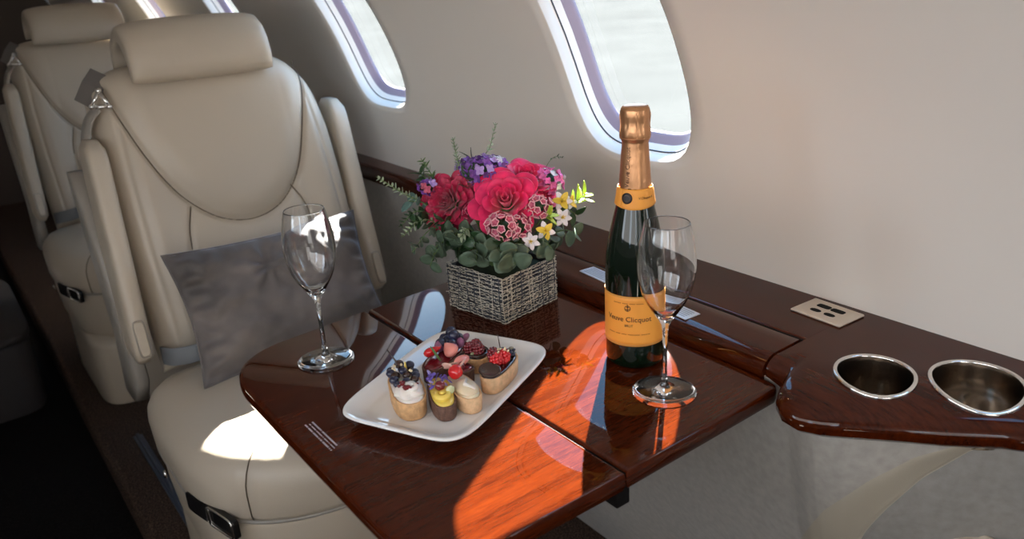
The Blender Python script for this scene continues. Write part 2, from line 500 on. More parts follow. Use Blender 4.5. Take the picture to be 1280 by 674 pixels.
def zline(L, y):
    pts = list(reversed(L))
    if y >= pts[-1][0]: return -1
    for (a, za), (b, zb) in zip(pts[:-1], pts[1:]):
        if a <= y <= b: return za + (zb - za) * (y - a) / max(b - a, 1e-6)
    return 0.68


def sidewall_x(y, z):
    f = pfront(y) + 0.012
    x = f + (0.955 - f) * max(0.0, 1 - z / 0.69) ** 1.4
    z1, z2 = zline(L1, y), zline(L2, y)
    if z1 > 0 and z < z1:
        t = min(1.0, (z1 - z) / max(z1 - z2, 0.004)) if z2 > 0 else min(1.0, (0.62 - y) / 0.1)
        x += 0.012 * t * t * (3 - 2 * t)
        if z2 > 0 and abs(z - z2) < 0.0035: x += 0.003
    return x


ysl = [-2.3 + 0.12 * i for i in range(19)] + [0.0 + 0.005 * i for i in range(132)] + [0.66 + 0.1 * i for i in range(49)]
def zrows(y):
    z1 = max(zline(L1, y), 0.002) if y < 0.60 else 0.002
    z2 = max(zline(L2, y), 0.001) if y < 0.48 else 0.001
    z1 = max(z1, z2 + 0.001)
    return [z2 * j / 60 for j in range(60)] + [z2 + (z1 - z2) * j / 24 for j in range(24)] + [z1 + (0.698 - z1) * j / 50 for j in range(51)]


rs = [[(sidewall_x(y, z), y, z) for z in zrows(y)] for y in ysl]
rings(bm, rs, closed_ring=False)
bm.faces.ensure_lookup_table()
nrow = len(rs[0]) - 1
for k, f in enumerate(bm.faces):
    q = k % nrow; yb = ysl[k // nrow]
    if yb < 0.59: f.material_index = 2 if q < 60 and yb < 0.47 else (1 if q < 84 else 0)
tr1 = mesh_obj('trim_1', bm, [M['suede'], M['tan'], M['suede_dark']], kind='structure')
# close the strip behind the ledge, left lower wall, ends
bm = bmesh.new()
rings(bm, [[(-0.64, y, 0.72), (-0.66, y, 0.3), (-0.62, y, -0.06)] for y in (-2.3, 5.4)], closed_ring=False)
mesh_obj('trim_2', bm, M['suede'], kind='structure', smooth=False)
for nm, yy in (('wall_front', -2.3), ('wall_back', 5.4)):
    bm = bmesh.new()
    pts = [shell(PI * i / 40, yy) for i in range(41)] + [(-0.64, yy, -0.06), (1.0, yy, -0.06)]
    bm.faces.new([bm.verts.new(p) for p in pts])
    mesh_obj(nm, bm, M['bulkhead'] if nm == 'wall_back' else M['wall'], kind='structure', smooth=False)

# floor: raised seat platform and the lower aisle
bm = bmesh.new()
rings(bm, [[(1.0, y, 0.0), (0.21, y, 0.0), (0.196, y, -0.004), (0.19, y, -0.02), (0.188, y, -0.06)] for y in [-2.3 + 0.35 * i for i in range(23)]], closed_ring=False)
mesh_obj('floor', bm, M['carpet'], kind='structure')
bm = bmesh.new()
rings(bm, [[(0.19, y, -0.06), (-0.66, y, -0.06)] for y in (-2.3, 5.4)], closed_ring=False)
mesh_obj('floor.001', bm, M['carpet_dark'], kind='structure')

# the airfield outside
bm = bmesh.new(); box(bm, -80, 260, -250, 250, -1.7, -1.6)
apron = mesh_obj('ground', bm, pmat('pale_concrete', (0.0445, 0.0455, 0.0445), 0.95, var=0.10, vscale=0.35, spec=0.0), kind='structure', smooth=False)
bm = bmesh.new(); box(bm, 58, 75, -150, 150, -1.6, -1.57)
mesh_obj('ground.001', bm, pmat('grass_verge', (0.034, 0.047, 0.032), 0.95, var=0.3, vscale=2, spec=0.0), kind='structure', smooth=False)

# ---------------------------------------------------------------- window ledge
LZ = 0.722
FRONT = [(5.4, 0.852), (1.9, 0.852), (1.30, 0.850), (1.22, 0.835), (1.17, 0.800), (1.15, 0.782), (1.0, 0.7785), (0.60, 0.7785), (0.484, 0.7785)]


def section(y, xf, round_a, drop, thick):
    z1 = LZ
    pts = [(0.905, z1), (0.88, z1)]
    xr = xf + round_a
    for k in range(5): pts.append((0.88 + (xr - 0.88) * (k + 1) / 5.0, z1))
    for k in range(1, 13):
        a = PI / 2 * k / 12
        pts.append((xr - round_a * math.sin(a), z1 - drop * (1 - math.cos(a))))
    zb = z1 - drop - thick
    pts += [(xf + 0.001, z1 - drop - thick * 0.6), (xf + 0.008, zb), (xf + 0.03, zb - 0.002), (0.905, zb - 0.002)]
    return [(x, y, z) for x, z in pts]


ledge = thing('side_ledge', 'long glossy dark mahogany ledge below the windows with two cup holders', 'ledge')
bm = bmesh.new()
rings(bm, [section(y, x, 0.006, 0.006, 0.036) for y, x in FRONT])
far_part = mesh_obj('ledge_top', bm, M['wood_y'], ledge)
bm = bmesh.new()
rs = []
for i, (y, x) in enumerate(NEAR):
    f = min(1, max(0, (0.484 - y) / 0.06))
    ra = 0.02 + 0.085 * f if y > 0.15 else 0.09
    ra = min(ra, 0.872 - x); rs.append(section(y, x, ra, 0.014 + 0.018 * f, 0.013))
rings(bm, rs)
near_part = mesh_obj('cup_holder_ledge', bm, M['wood_y'], ledge)
# cup holes
cups = [(0.760, 0.386, 0.041), (0.818, 0.306, 0.0455)]


def near_surface_z(x, y):
    pts = sorted(NEAR)
    xf = pts[0][1]
    for (a, xa), (b, xb) in zip(pts[:-1], pts[1:]):
        if a <= y <= b: xf = xa + (xb - xa) * (y - a) / (b - a)
    f = min(1, max(0, (0.484 - y) / 0.06)); ra = 0.02 + 0.085 * f if y > 0.15 else 0.09; ra = min(ra, 0.872 - xf); dr = 0.014 + 0.018 * f
    t = min(1, max(0, (xf + ra - x) / ra))
    return LZ - dr * (1 - math.sqrt(1 - t * t))


for cx_, cy2, r in cups:
    bm = bmesh.new(); lathe(bm, [(r, 0.60), (r, 0.80)], 48, (cx_, cy2))
    cut = mesh_obj('cut', bm, M['wood_y'])
    md = near_part.modifiers.new('b', 'BOOLEAN'); md.object = cut; md.operation = 'DIFFERENCE'; md.solver = 'EXACT'
    dg = bpy.context.evaluated_depsgraph_get()
    me2 = bpy.data.meshes.new_from_object(near_part.evaluated_get(dg))
    near_part.modifiers.clear(); near_part.data = me2
    bpy.data.objects.remove(cut)
for p in near_part.data.polygons: p.use_smooth = abs(p.normal.z) > 0.3 or True
try:
    near_part.data.set_sharp_from_angle(angle=math.radians(40)); far_part.data.set_sharp_from_angle(angle=math.radians(50))
except Exception: pass
steel_in = pmat('brushed_cup_steel', (0.42, 0.37, 0.32), 0.16, metal=1.0)
for cx_, cy2, r in cups:
    zb = 0.622 if cx_ < 0.8 else 0.660
    bm = bmesh.new(); N = 64; rs = []
    def cz(a, rr): return near_surface_z(cx_ + rr * math.cos(a), cy2 + rr * math.sin(a))
    prof = [(r - 0.003, 0.0025), (r - 0.0042, -0.003)]
    for rr, dz in prof:
        rs.append([(cx_ + rr * math.cos(2 * PI * i / N), cy2 + rr * math.sin(2 * PI * i / N), cz(2 * PI * i / N, r) + dz) for i in range(N)])
    for rr, z in ((r - 0.0045, 0.69), (r - 0.0055, zb + 0.005), (r - 0.012, zb), (0.004, zb)):
        rs.append([(cx_ + rr * math.cos(2 * PI * i / N), cy2 + rr * math.sin(2 * PI * i / N), z) for i in range(N)])
    rings(bm, rs, cap0=False, cap1=True)
    cup = mesh_obj('cup_holder', bm, steel_in, ledge, label='brushed steel cup well')
    bm = bmesh.new()
    tube(bm, [(cx_ + (r - 0.001) * math.cos(2 * PI * i / N), cy2 + (r - 0.001) * math.sin(2 * PI * i / N), cz(2 * PI * i / N, r) + 0.001) for i in range(N)], 0.0026, 8, closed=True)
    mesh_obj('cup_rim', bm, M['chrome'], cup, label='polished chrome rim')
# lid over the table stowage
bm = bmesh.new(); rs = []
for y in [0.4875, 0.4885, 0.492] + [0.52 + 0.06 * k for k in range(11)] + [1.146, 1.149, 1.15]:
    e = 0.002 if y in (0.4875, 1.15) else 0.0
    xb, xr, xf = 0.7755 - e, 0.732, 0.704 + e
    pts = [(xb, LZ - e - 0.001), (xb - 0.002, LZ - e), (0.755, LZ - e)]
    for k in range(1, 13):
        a = PI / 2 * k / 12
        pts.append((xr - (xr - xf) * math.sin(a), LZ - e - 0.020 * (1 - math.cos(a))))
    pts += [(xf + 0.002, 0.690), (xf + 0.02, 0.686), (xb, 0.686)]
    rs.append([(x, y, z) for x, z in pts])
rings(bm, rs)
lid = mesh_obj('stowage_lid', bm, M['wood_y'], ledge)
try: lid.data.set_sharp_from_angle(angle=math.radians(50))
except Exception: pass
bm = bmesh.new(); box(bm, 0.7765, 0.7782, 0.486, 1.15, 0.70, LZ - 0.0006); mesh_obj('lid_gap', bm, M['black'], ledge, smooth=False)
# silver grille on the lid
bm = bmesh.new()
box(bm, -0.0135, 0.0135, -0.112, 0.112, 0, 0.0016, 0.0006, 2)
gr = mesh_obj('vent_grille', bm, pmat('silver_satin', (0.68, 0.71, 0.78), 0.4, metal=0.3), ledge, loc=(0.743, 0.728, LZ - 0.0004), rot=(0, 0, math.radians(-5)), label='silver vent grille with fine slots')
for k in range(5):
    bm = bmesh.new(); box(bm, -0.0095 + 0.0042 * k, -0.0078 + 0.0042 * k, -0.106, 0.106, 0.0012, 0.0019)
    mesh_obj('slot', bm, pmat('slot_grey', (0.34, 0.36, 0.40), 0.5), gr, smooth=False)
# outlet plate
bm = bmesh.new(); box(bm, -0.026, 0.026, -0.036, 0.036, 0, 0.0035, 0.002, 3)
pl = mesh_obj('outlet_plate', bm, pmat('satin_nickel', (0.62, 0.53, 0.44), 0.4, metal=0.25), ledge, loc=(0.861, 0.508, LZ), rot=(0, 0, math.radians(-3)), label='beige metal plate with charging ports')
for (x, y, a, b) in ((0.009, 0.0105, 0.0052, 0.0095), (0.009, -0.0095, 0.0052, 0.0095), (-0.008, 0.011, 0.0044, 0.0075), (-0.008, -0.009, 0.0044, 0.0075)):
    bm = bmesh.new(); slab(bm, x, y, a, b, 0.003, 0.0039, 4 if x > 0 else 2.4, 20, 0.0002, 0.0003, ca=2)
    mesh_obj('charging_port', bm, M['black'], pl)
# ---------------------------------------------------------------- folding table
table = thing('folding_table', 'glossy dark mahogany folding cabin table pulled out from the ledge, sunlit across its middle', 'table', (0.457, 0.73, 0))
TZ = 0.70


def leaf(x0, x1, corners, name):
    """corners: list of (x, y, r) in order; builds a bevelled slab"""
    out = []
    n = len(corners)
    for i, (x, y, r) in enumerate(corners):
        p = Vector((x, y)); a = Vector(corners[i - 1][:2]); b = Vector(corners[(i + 1) % n][:2])
        if r <= 0: out.append(p); continue
        da = (a - p).normalized(); db = (b - p).normalized()
        s, e = p + da * r, p + db * r
        for k in range(13):
            t = k / 12
            # circular-ish corner
            q = (s * (1 - t) ** 2 + p * 2 * t * (1 - t) * 0.92 + e * t * t) / ((1 - t) ** 2 + 2 * t * (1 - t) * 0.92 + t * t)
            out.append(q)
    c = sum(out, Vector((0, 0))) / len(out)
    def ring(k, z):
        r = []
        m_ = len(out)
        for i, p in enumerate(out):
            t = (out[(i + 1) % m_] - out[i - 1]).normalized()
            nn = Vector((t.y, -t.x))
            if nn.dot(p - c) < 0: nn = -nn
            q = p - nn * k
            r.append((q.x - 0.457, q.y - 0.73, z))
        return r
    bm = bmesh.new()
    rings(bm, [ring(0.004, TZ - 0.022), ring(0.001, TZ - 0.019), ring(0.0, TZ - 0.014), ring(0.0, TZ - 0.006), ring(0.0012, TZ - 0.0022), ring(0.0035, TZ - 0.0005), ring(0.006, TZ)])
    o = mesh_obj(name, bm, M['wood'], table)
    try: o.data.set_sharp_from_angle(angle=math.radians(35))
    except Exception: pass
    return o


lf = leaf(0, 0, [(0.237, 0.460, 0.085), (0.4560, 0.460, 0), (0.4560, 0.985, 0), (0.237, 0.972, 0.095)], 'table_leaf')
rl = leaf(0, 0, [(0.4582, 0.460, 0), (0.7000, 0.460, 0.012), (0.7035, 0.50, 0), (0.7035, 1.008, 0.01), (0.4582, 0.985, 0)], 'table_leaf')
bm = bmesh.new(); box(bm, -0.002, 0.0024, -0.268, 0.253, TZ - 0.020, TZ - 0.004); mesh_obj('fold_joint', bm, M['black'], table, smooth=False)
bm = bmesh.new(); box(bm, -0.008, 0.010, -0.266, -0.24, TZ - 0.043, TZ - 0.0215, 0.002); mesh_obj('fold_hinge', bm, M['black'], table, label='black hinge block under the fold')
for yy in (-0.17, 0.17):
    bm = bmesh.new(); box(bm, 0.02, 0.235, yy - 0.015, yy + 0.015, TZ - 0.05, TZ - 0.0225, 0.003); mesh_obj('slide_arm', bm, M['steel'], table)
# engraved placard: three rows of tiny pale marks
eng = pmat('pale_engraving', (0.42, 0.40, 0.45), 0.5)
rnd = random.Random(3)
for k in range(3):
    bm = bmesh.new(); y = 0.751 - (0.002 if k == 1 else 0)
    x = 0.2585 + 0.0042 * k
    end = 0.684 + 0.003 * k
    while y > end:
        L = rnd.uniform(0.0011, 0.0017)
        box(bm, x - 0.457 - (0.0007 if k == 1 else 0.0010), x - 0.457 + (0.0007 if k == 1 else 0.0010), y - L - 0.73, y - 0.73, TZ - 0.0001, TZ + 0.00012)
        y -= L + (0.0006 if rnd.random() < 0.82 else 0.0022)
    mesh_obj('engraved_row', bm, eng, table, smooth=False)


# ---------------------------------------------------------------- seats
def to_back(x, h, d=0.0):
    """backrest plane (x across, h up the recline, d out towards the sitter) -> seat local"""
    a = math.radians(17)
    return (0.010 + x, 0.05 + math.sin(a) * h - math.cos(a) * d, 0.42 + math.cos(a) * h + math.sin(a) * d)


USEAM = [Vector((x, h, 0)) for x, h in [(-0.222, 0.62), (-0.207, 0.573), (-0.191, 0.501), (-0.167, 0.426), (-0.139, 0.365), (-0.105, 0.317), (-0.059, 0.278), (-0.004, 0.262), (0.05, 0.271), (0.094, 0.3), (0.133, 0.354), (0.165, 0.445), (0.190, 0.529), (0.205, 0.62)]]
USEAM = [(p.x, p.y) for p in cr(USEAM, 6)]
SEAMS = [[(-0.110, 0.312), (-0.126, 0.26), (-0.131, 0.20), (-0.128, 0.10), (-0.12, 0.03)], [(0.101, 0.315), (0.122, 0.27), (0.130, 0.20), (0.128, 0.10), (0.12, 0.03)],
         [(-0.197, 0.50), (-0.203, 0.40), (-0.205, 0.25), (-0.2, 0.05)], [(0.187, 0.50), (0.196, 0.40), (0.202, 0.25), (0.2, 0.05)]]


def segd(px, py, a, b):
    ax, ay = a; bx, by = b
    dx, dy = bx - ax, by - ay
    t = max(0, min(1, ((px - ax) * dx + (py - ay) * dy) / (dx * dx + dy * dy + 1e-12)))
    return math.hypot(px - ax - t * dx, py - ay - t * dy)


def pld(px, py, L): return min(segd(px, py, a, b) for a, b in zip(L[:-1], L[1:]))


def in_u(px, py):
    # inside of the U shaped upper pad
    best = None
    L = USEAM
    xs = []
    for (ax, ay), (bx, by) in zip(L[:-1], L[1:]):
        if (ay - py) * (by - py) <= 0 and ay != by: xs.append(ax + (py - ay) / (by - ay) * (bx - ax))
    return len(xs) >= 2 and min(xs) < px < max(xs)


def plan(t, hx, hy):
    return se(t, hx, hy, 2.6 if math.sin(t) < 0 else 5.5)


def make_seat(label):
    s = thing('cabin_seat', label, 'seat', (0.505, 1.55, 0), group='cream leather cabin seats facing the table')
    LE = M['leather']
    # pedestal and chassis
    bm = bmesh.new(); slab(bm, 0.0, -0.235, 0.270, 0.250, 0.0, 0.205, 7, 64, 0.006, 0.025); mesh_obj('pedestal', bm, LE, s)
    bm = bmesh.new(); rs = []
    for z, k, yo in ((0.185, 0.05, 0), (0.19, 0.03, 0), (0.20, 0.018, 0), (0.225, 0.008, 0), (0.28, 0.002, 0), (0.33, 0.0, 0), (0.345, 0.002, 0), (0.353, 0.02, 0), (0.357, 0.08, 0)):
        r = []
        for i in range(96):
            x, y = plan(2 * PI * i / 96, 0.288 - k, 0.252 - k)
            r.append((x, -0.250 + y, z))
        rs.append(r)
    rings(bm, rs); ch = mesh_obj('chassis', bm, LE, s)
    # cushion
    bm = bmesh.new(); rs = []; N = 128
    prof = [(0.06, 0.346), (0.010, 0.346), (0.003, 0.348), (0.0, 0.356), (-0.001, 0.375), (-0.002, 0.398), (0.0, 0.415), (0.008, 0.432), (0.020, 0.445), (0.036, 0.453), (0.06, 0.4575), (0.09, 0.460), (0.13, 0.463), (0.18, 0.4655), (0.23, 0.467), (0.28, 0.468)]
    for k, z in prof:
        r = []
        for i in range(N):
            t = 2 * PI * i / N
            x, y = plan(t, 0.295 - k, 0.258 - k)
            g = 0.0
            for gi in (int(N * 0.623), int(N * 0.877)):
                if abs(i - gi) == 0 and z < 0.455: g = 0.004
            f = 1 - g / 0.29
            r.append((x * f, -0.250 + y * f, z - (0.004 if (k > 0.05 and i in (int(N * 0.623), int(N * 0.877))) else 0)))
        rs.append(r)
    rings(bm, rs); mesh_obj('cushion', bm, LE, s)
    for gi in (int(N * 0.623), int(N * 0.877)):
        bm = bmesh.new(); tube(bm, [Vector(r[gi]) * 1.0 + Vector((math.copysign(0.0012, r[gi][0]), -0.0012, 0.0006)) for r in rs[2:11]], 0.0011, 6)
        mesh_obj('cushion_seam', bm, M['seam'], s)
    bm = bmesh.new()
    tube(bm, [(plan(2 * PI * i / N, 0.2915, 0.2545)[0], -0.250 + plan(2 * PI * i / N, 0.2915, 0.2545)[1], 0.3455) for i in range(N)], 0.0035, 6, closed=True)
    mesh_obj('seam_piping', bm, M['leather_dark'], s)
    # backrest
    def top_of(u):
        return 0.616 - 0.012 * u * u - (0.045 * abs(u) ** 9 if u < 0 else 0.085 * abs(u) ** 4.5)
    def hw_of(tv, x):
        return 0.234 + 0.006 * math.sin(tv * PI) - (0.010 if x > 0 else 0.0) * max(0, tv - 0.8) * 5
    def raw_depth(x, h):
        tv = h / top_of(x / .232)
        hw = hw_of(tv, x)
        return x / hw, 2 * tv - 1
    def depth_at(u, v, x, h, tv, grooves=True):
        e = max(0.0, (1 - abs(u) ** 7) * (1 - abs(v) ** 9)) ** 0.5
        crown = 0.062 + 0.012 * (1 - u * u)
        bulge = 0.0
        du = pld(x, h, USEAM) if h > 0.2 else 1
        if in_u(x, h): bulge += 0.016 * (1 - math.exp(-(du / 0.028) ** 2))
        if abs(x) > 0.13: bulge += 0.014 * min(1, (abs(x) - 0.13) / 0.05) * (1 - max(0, tv - 0.6) * 2)
        if abs(x) < 0.13 and h < 0.30: bulge += 0.016 * math.exp(-((h - 0.12) / 0.10) ** 2)
        g = 0.011 * math.exp(-(du / 0.0048) ** 2)
        for k_, L in enumerate(SEAMS): g = max(g, (0.007 if k_ < 2 else 0.0045) * math.exp(-(pld(x, h, L) / 0.0042) ** 2))
        return (crown + bulge) * e - g * e
    def seam_depth(x, h):
        u, v = raw_depth(x, h)
        return depth_at(max(-.999, min(.999, u)), max(-.999, min(.999, v)), x, h, (v + 1) / 2)
    bm = bmesh.new(); NU, NV = 130, 150
    def us(n_, i):
        q = -1 + 2 * i / n_
        return math.sin(q * PI / 2) * 0.55 + q * 0.45
    front, back = [], []
    for j in range(NV + 1):
        v = us(NV, j); fr, bk = [], []
        for i in range(NU + 1):
            u = us(NU, i)
            tv = (v + 1) / 2
            x = u * hw_of(tv, u)
            top = top_of(u)
            h = 0.0 + tv * top
            depth = depth_at(u, v, x, h, tv)
            fr.append(bm.verts.new(to_back(x, h, depth)))
            eb = max(0.0, (1 - abs(u) ** 5) * (1 - abs(v) ** 5)) ** 0.5
            bk.append(bm.verts.new(to_back(x, h, -0.045 * eb)) if 0 < i < NU and 0 < j < NV else fr[-1])
        front.append(fr); back.append(bk)
    for j in range(NV):
        for i in range(NU):
            bm.faces.new((front[j][i], front[j][i + 1], front[j + 1][i + 1], front[j + 1][i]))
            q = (back[j][i], back[j + 1][i], back[j + 1][i + 1], back[j][i + 1])
            if len(set(q)) == 4:
                try: bm.faces.new(q)
                except ValueError: pass
    mesh_obj('backrest', bm, LE, s)
    for L, dd in [(USEAM, 0.0775)] + [(q, 0.077) for q in SEAMS[:2]]:
        pts = [q for q in cr([(a_, b_, 0) for a_, b_ in L], 3) if q.y < 0.585]
        bm = bmesh.new(); tube(bm, [to_back(q.x, q.y, seam_depth(q.x, q.y) + 0.0026) for q in pts], 0.0011, 6)
        mesh_obj('backrest_seam', bm, M['seam'], s)
    # headrest: thick pad arching over the top of the backrest
    bm = bmesh.new(); prof_o = [(0.100, 0.556), (0.112, 0.569), (0.121, 0.590), (0.122, 0.620), (0.110, 0.652), (0.085, 0.675), (0.050, 0.684), (0.015, 0.680), (-0.018, 0.664), (-0.038, 0.640), (-0.046, 0.612)]
    prof_i = [(-0.030, 0.612), (-0.020, 0.632), (0.0, 0.645), (0.028, 0.648), (0.052, 0.636), (0.066, 0.612), (0.074, 0.590), (0.080, 0.568)]
    pr = prof_o + prof_i
    cxm = sum(p[0] for p in pr) / len(pr); cym = sum(p[1] for p in pr) / len(pr)
    pm = [((a[0] + b[0]) / 2, (a[1] + b[1]) / 2) for a, b in zip(prof_o, [prof_i[-1 - int(i * 7 / 10)] for i in range(11)])]
    pmi = [((a[0] + b[0]) / 2, (a[1] + b[1]) / 2) for a, b in zip(prof_i, [prof_o[-1 - int(i * 10 / 7)] for i in range(8)])]
    mids = pm + pmi
    for q in [-1 + 2 * i / 40 for i in range(41)]:
        u = math.sin(q * PI / 2)
        x = u * 0.139 - 0.018
        f = max(0.0, 1 - abs(u) ** 9) ** 0.42
        f = 0.25 + 0.75 * f
        low = -0.012 * (1 - u * u)
        r = []
        for (d, h), (dm, hm) in zip(pr, mids):
            dd, hh = dm + (d - dm) * f, hm + (h - hm) * f
            wgt = max(0, min(1, (0.63 - hh) / 0.09)) if d > 0.06 else 0
            r.append(to_back(x, hh + low * wgt + 0.006 * (1 - u * u), dd))
        bm_r = r
        if q == -1: rs = []
        rs.append(r)
    rings(bm, rs); mesh_obj('headrest', bm, LE, s)
    # upright stowed armrests either side
    for sx_ in (-1, 1):
        bm = bmesh.new()
        x0 = -0.262 if sx_ < 0 else 0.255
        rs = []
        for j in range(25):
            tz = j / 24; z = 0.475 + 0.412 * tz
            e = max(0.0, 1 - abs(2 * tz - 1) ** 14) ** 0.5; e = 0.55 + 0.45 * e
            yc = (0.030 + 0.115 * tz) if sx_ < 0 else (0.045 + 0.165 * tz); xo = (0.022 if sx_ < 0 else 0.030) * tz; hd = (0.062 - 0.016 * tz) * e; hwid = 0.0205 * e
            r = []
            for i in range(28):
                a, b = se(2 * PI * i / 28, hwid, hd, 4.5); r.append((x0 + xo + a, yc + b, z))
            rs.append(r)
        rings(bm, rs)
        arm = mesh_obj('armrest', bm, LE, s)
        bm = bmesh.new(); slab(bm, 0, 0, 0.009, 0.034, 0, 0.003, 5, 32, 0.001, 0.0015)
        tb = mesh_obj('latch_tab', bm, LE, arm, loc=(x0 + 0.003, -0.016 if sx_ < 0 else 0.0035, 0.53), rot=(math.radians(90 - (14 if sx_ < 0 else 20)), 0, 0))
        bm = bmesh.new(); tube(bm, [(se(2 * PI * i / 40, 0.0105, 0.036, 5)[0], se(2 * PI * i / 40, 0.0105, 0.036, 5)[1], 0.001) for i in range(40)], 0.0009, 6, closed=True)
        mesh_obj('tab_seam', bm, M['leather_dark'], arm, loc=(x0 + 0.003, -0.016 if sx_ < 0 else 0.0035, 0.53), rot=(math.radians(90 - (14 if sx_ < 0 else 20)), 0, 0))
        # shell arm that carries the pad
        bm = bmesh.new(); rs = []
        for (y, z, hd) in ((0.13, 0.36, 0.05), (0.10, 0.42, 0.075), (0.10, 0.50, 0.055), (0.155, 0.66, 0.045), (0.20, 0.78, 0.030), (0.21, 0.82, 0.012)):
            rs.append([(x0 + sx_ * 0.006 + a, y + b, z) for a, b in (se(2 * PI * i / 24, 0.016, hd, 4) for i in range(24))])
        rings(bm, rs); mesh_obj('arm_shell', bm, M['leather_dark'], s)
    # shoulder belt guide, buckle and webbing on the aisle side
    bm = bmesh.new()
    g = [to_back(-0.252, 0.52, 0.02), to_back(-0.245, 0.56, 0.025), to_back(-0.215, 0.596, 0.03), to_back(-0.19, 0.606, 0.03)]
    strap(bm, [to_back(-0.236, 0.546, 0.012), to_back(-0.215, 0.576, 0.024), to_back(-0.193, 0.598, 0.026)], 0.052, 0.006, (0.2, -0.7, -0.6))
    mesh_obj('belt_guide', bm, M['dark_fabric'], s, smooth=False)
    bm = bmesh.new()
    a, b, c = Vector(to_back(-0.214, 0.560, 0.062)), Vector(to_back(-0.232, 0.533, 0.056)), Vector(to_back(-0.204, 0.527, 0.068))
    for p, q in ((a, b), (b, c), (c, a)): tube(bm, [p, (p + q) / 2 + Vector((0, -0.002, 0)), q], 0.0038, 8)
    blob(bm, a, 0.006, 8, 6); blob(bm, b, 0.0055, 8, 6); blob(bm, c, 0.006, 8, 6)
    mesh_obj('belt_buckle', bm, M['chrome'], s, label='chrome harness buckle')
    bm = bmesh.new()
    strap(bm, cr([to_back(-0.222, 0.53, 0.055), to_back(-0.242, 0.51, 0.042), to_back(-0.254, 0.475, 0.025), to_back(-0.256, 0.43, 0.01), to_back(-0.252, 0.38, 0.0)], 6), 0.030, 0.004, (0.35, -1, 0))
    mesh_obj('shoulder_belt', bm, M['leather_dark'], s)
    bm = bmesh.new()
    strap(bm, cr([(-0.225, 0.02, 0.470), (-0.215, -0.03, 0.482), (-0.19, -0.065, 0.492), (-0.165, -0.075, 0.500), (-0.150, -0.045, 0.505), (-0.150, -0.01, 0.495), (-0.155, 0.01, 0.485)], 6), 0.036, 0.003, (0.1, -0.15, 1))
    mesh_obj('lap_belt', bm, M['belt'], s)
    # control panel recess on the aisle side of the chassis, and a cup button
    cp = Matrix.Translation((-0.2770, -0.372, 0.345)) @ Matrix.Rotation(math.radians(-90 + 14), 4, 'Z') @ Matrix.Rotation(math.radians(90), 4, 'X')
    bm = bmesh.new(); slab(bm, 0, 0, 0.072, 0.020, -0.006, 0.003, 7, 40, 0.001, 0.001)
    pn = mesh_obj('control_panel', bm, pmat('black_panel', (0.01, 0.009, 0.009), 0.2), s); pn.matrix_local = cp
    bm = bmesh.new(); tube(bm, [(0.03 + se(2 * PI * i / 40, 0.036, 0.017, 6)[0], se(2 * PI * i / 40, 0.036, 0.017, 6)[1], 0.004) for i in range(40)], 0.0022, 6, closed=True)
    fr_ = mesh_obj('panel_frame', bm, M['chrome'], s, label='chrome frame around the seat controls'); fr_.matrix_local = cp
    bm = bmesh.new(); slab(bm, 0.0, 0, 0.004, 0.016, 0.002, 0.006, 4, 20, 0.0005, 0.001)
    lv = mesh_obj('recline_lever', bm, M['chrome'], s); lv.matrix_local = cp
    bm = bmesh.new(); lathe(bm, [(0.001, 0), (0.008, 0), (0.008, 0.003), (0.006, 0.005), (0.001, 0.0055)], 20)
    kb = mesh_obj('side_button', bm, M['chrome'], s); kb.matrix_local = Matrix.Translation((-0.2875, -0.10, 0.285)) @ Matrix.Rotation(math.radians(-90), 4, 'Y')
    return s


seat = make_seat('cream leather cabin seat at the table with a grey velvet pillow on it')
seat2 = copy_tree(seat); seat2.location = (0.520, 1.55 + 1.30, 0)
for ch in [o for o in bpy.data.objects if o.parent == seat2 and o.name.startswith('headrest')]: ch.location.z = 0.016
seat2['label'] = 'cream leather cabin seat in shadow behind the seat with the pillow'
# seat rail in the floor
bm = bmesh.new(); box(bm, 0.266, 0.290, 1.57, 2.16, 0.0, 0.006, 0.002); box(bm, 0.273, 0.283, 1.57, 2.16, 0.005, 0.011, 0.002)
tag(mesh_obj('seat_rail', bm, M['rail']), 'blue grey metal seat rail in the carpet beside the aisle', 'rail')
# low cabinet across the aisle, deep in shadow
cab = thing('side_cabinet', 'low dark cabinet in deep shadow across the aisle', 'cabinet', (-0.12, 2.97, -0.06))
bm = bmesh.new(); slab(bm, 0, 0, 0.25, 0.33, 0.0, 0.235, 8, 48, 0.005, 0.02); mesh_obj('body', bm, M['cab'], cab)
bm = bmesh.new(); slab(bm, 0, 0, 0.255, 0.335, 0.236, 0.258, 8, 48, 0.005, 0.008); mesh_obj('cabinet_top', bm, M['cab'], cab)
# near armrest pad, bottom right
arm_n = thing('armrest_pad', 'rounded cream leather armrest end at the bottom right corner by the sidewall', 'armrest', (0.815, 0.205, 0.47))
bm = bmesh.new(); slab(bm, 0, 0, 0.035, 0.11, 0.0, 0.075, 4, 48, 0.02, 0.03, crown=0.004); mesh_obj('pad', bm, M['leather'], arm_n)
bm = bmesh.new(); box(bm, -0.02, 0.02, -0.1, 0.0, -0.40, 0.01, 0.006); mesh_obj('support', bm, M['leather_dark'], arm_n)

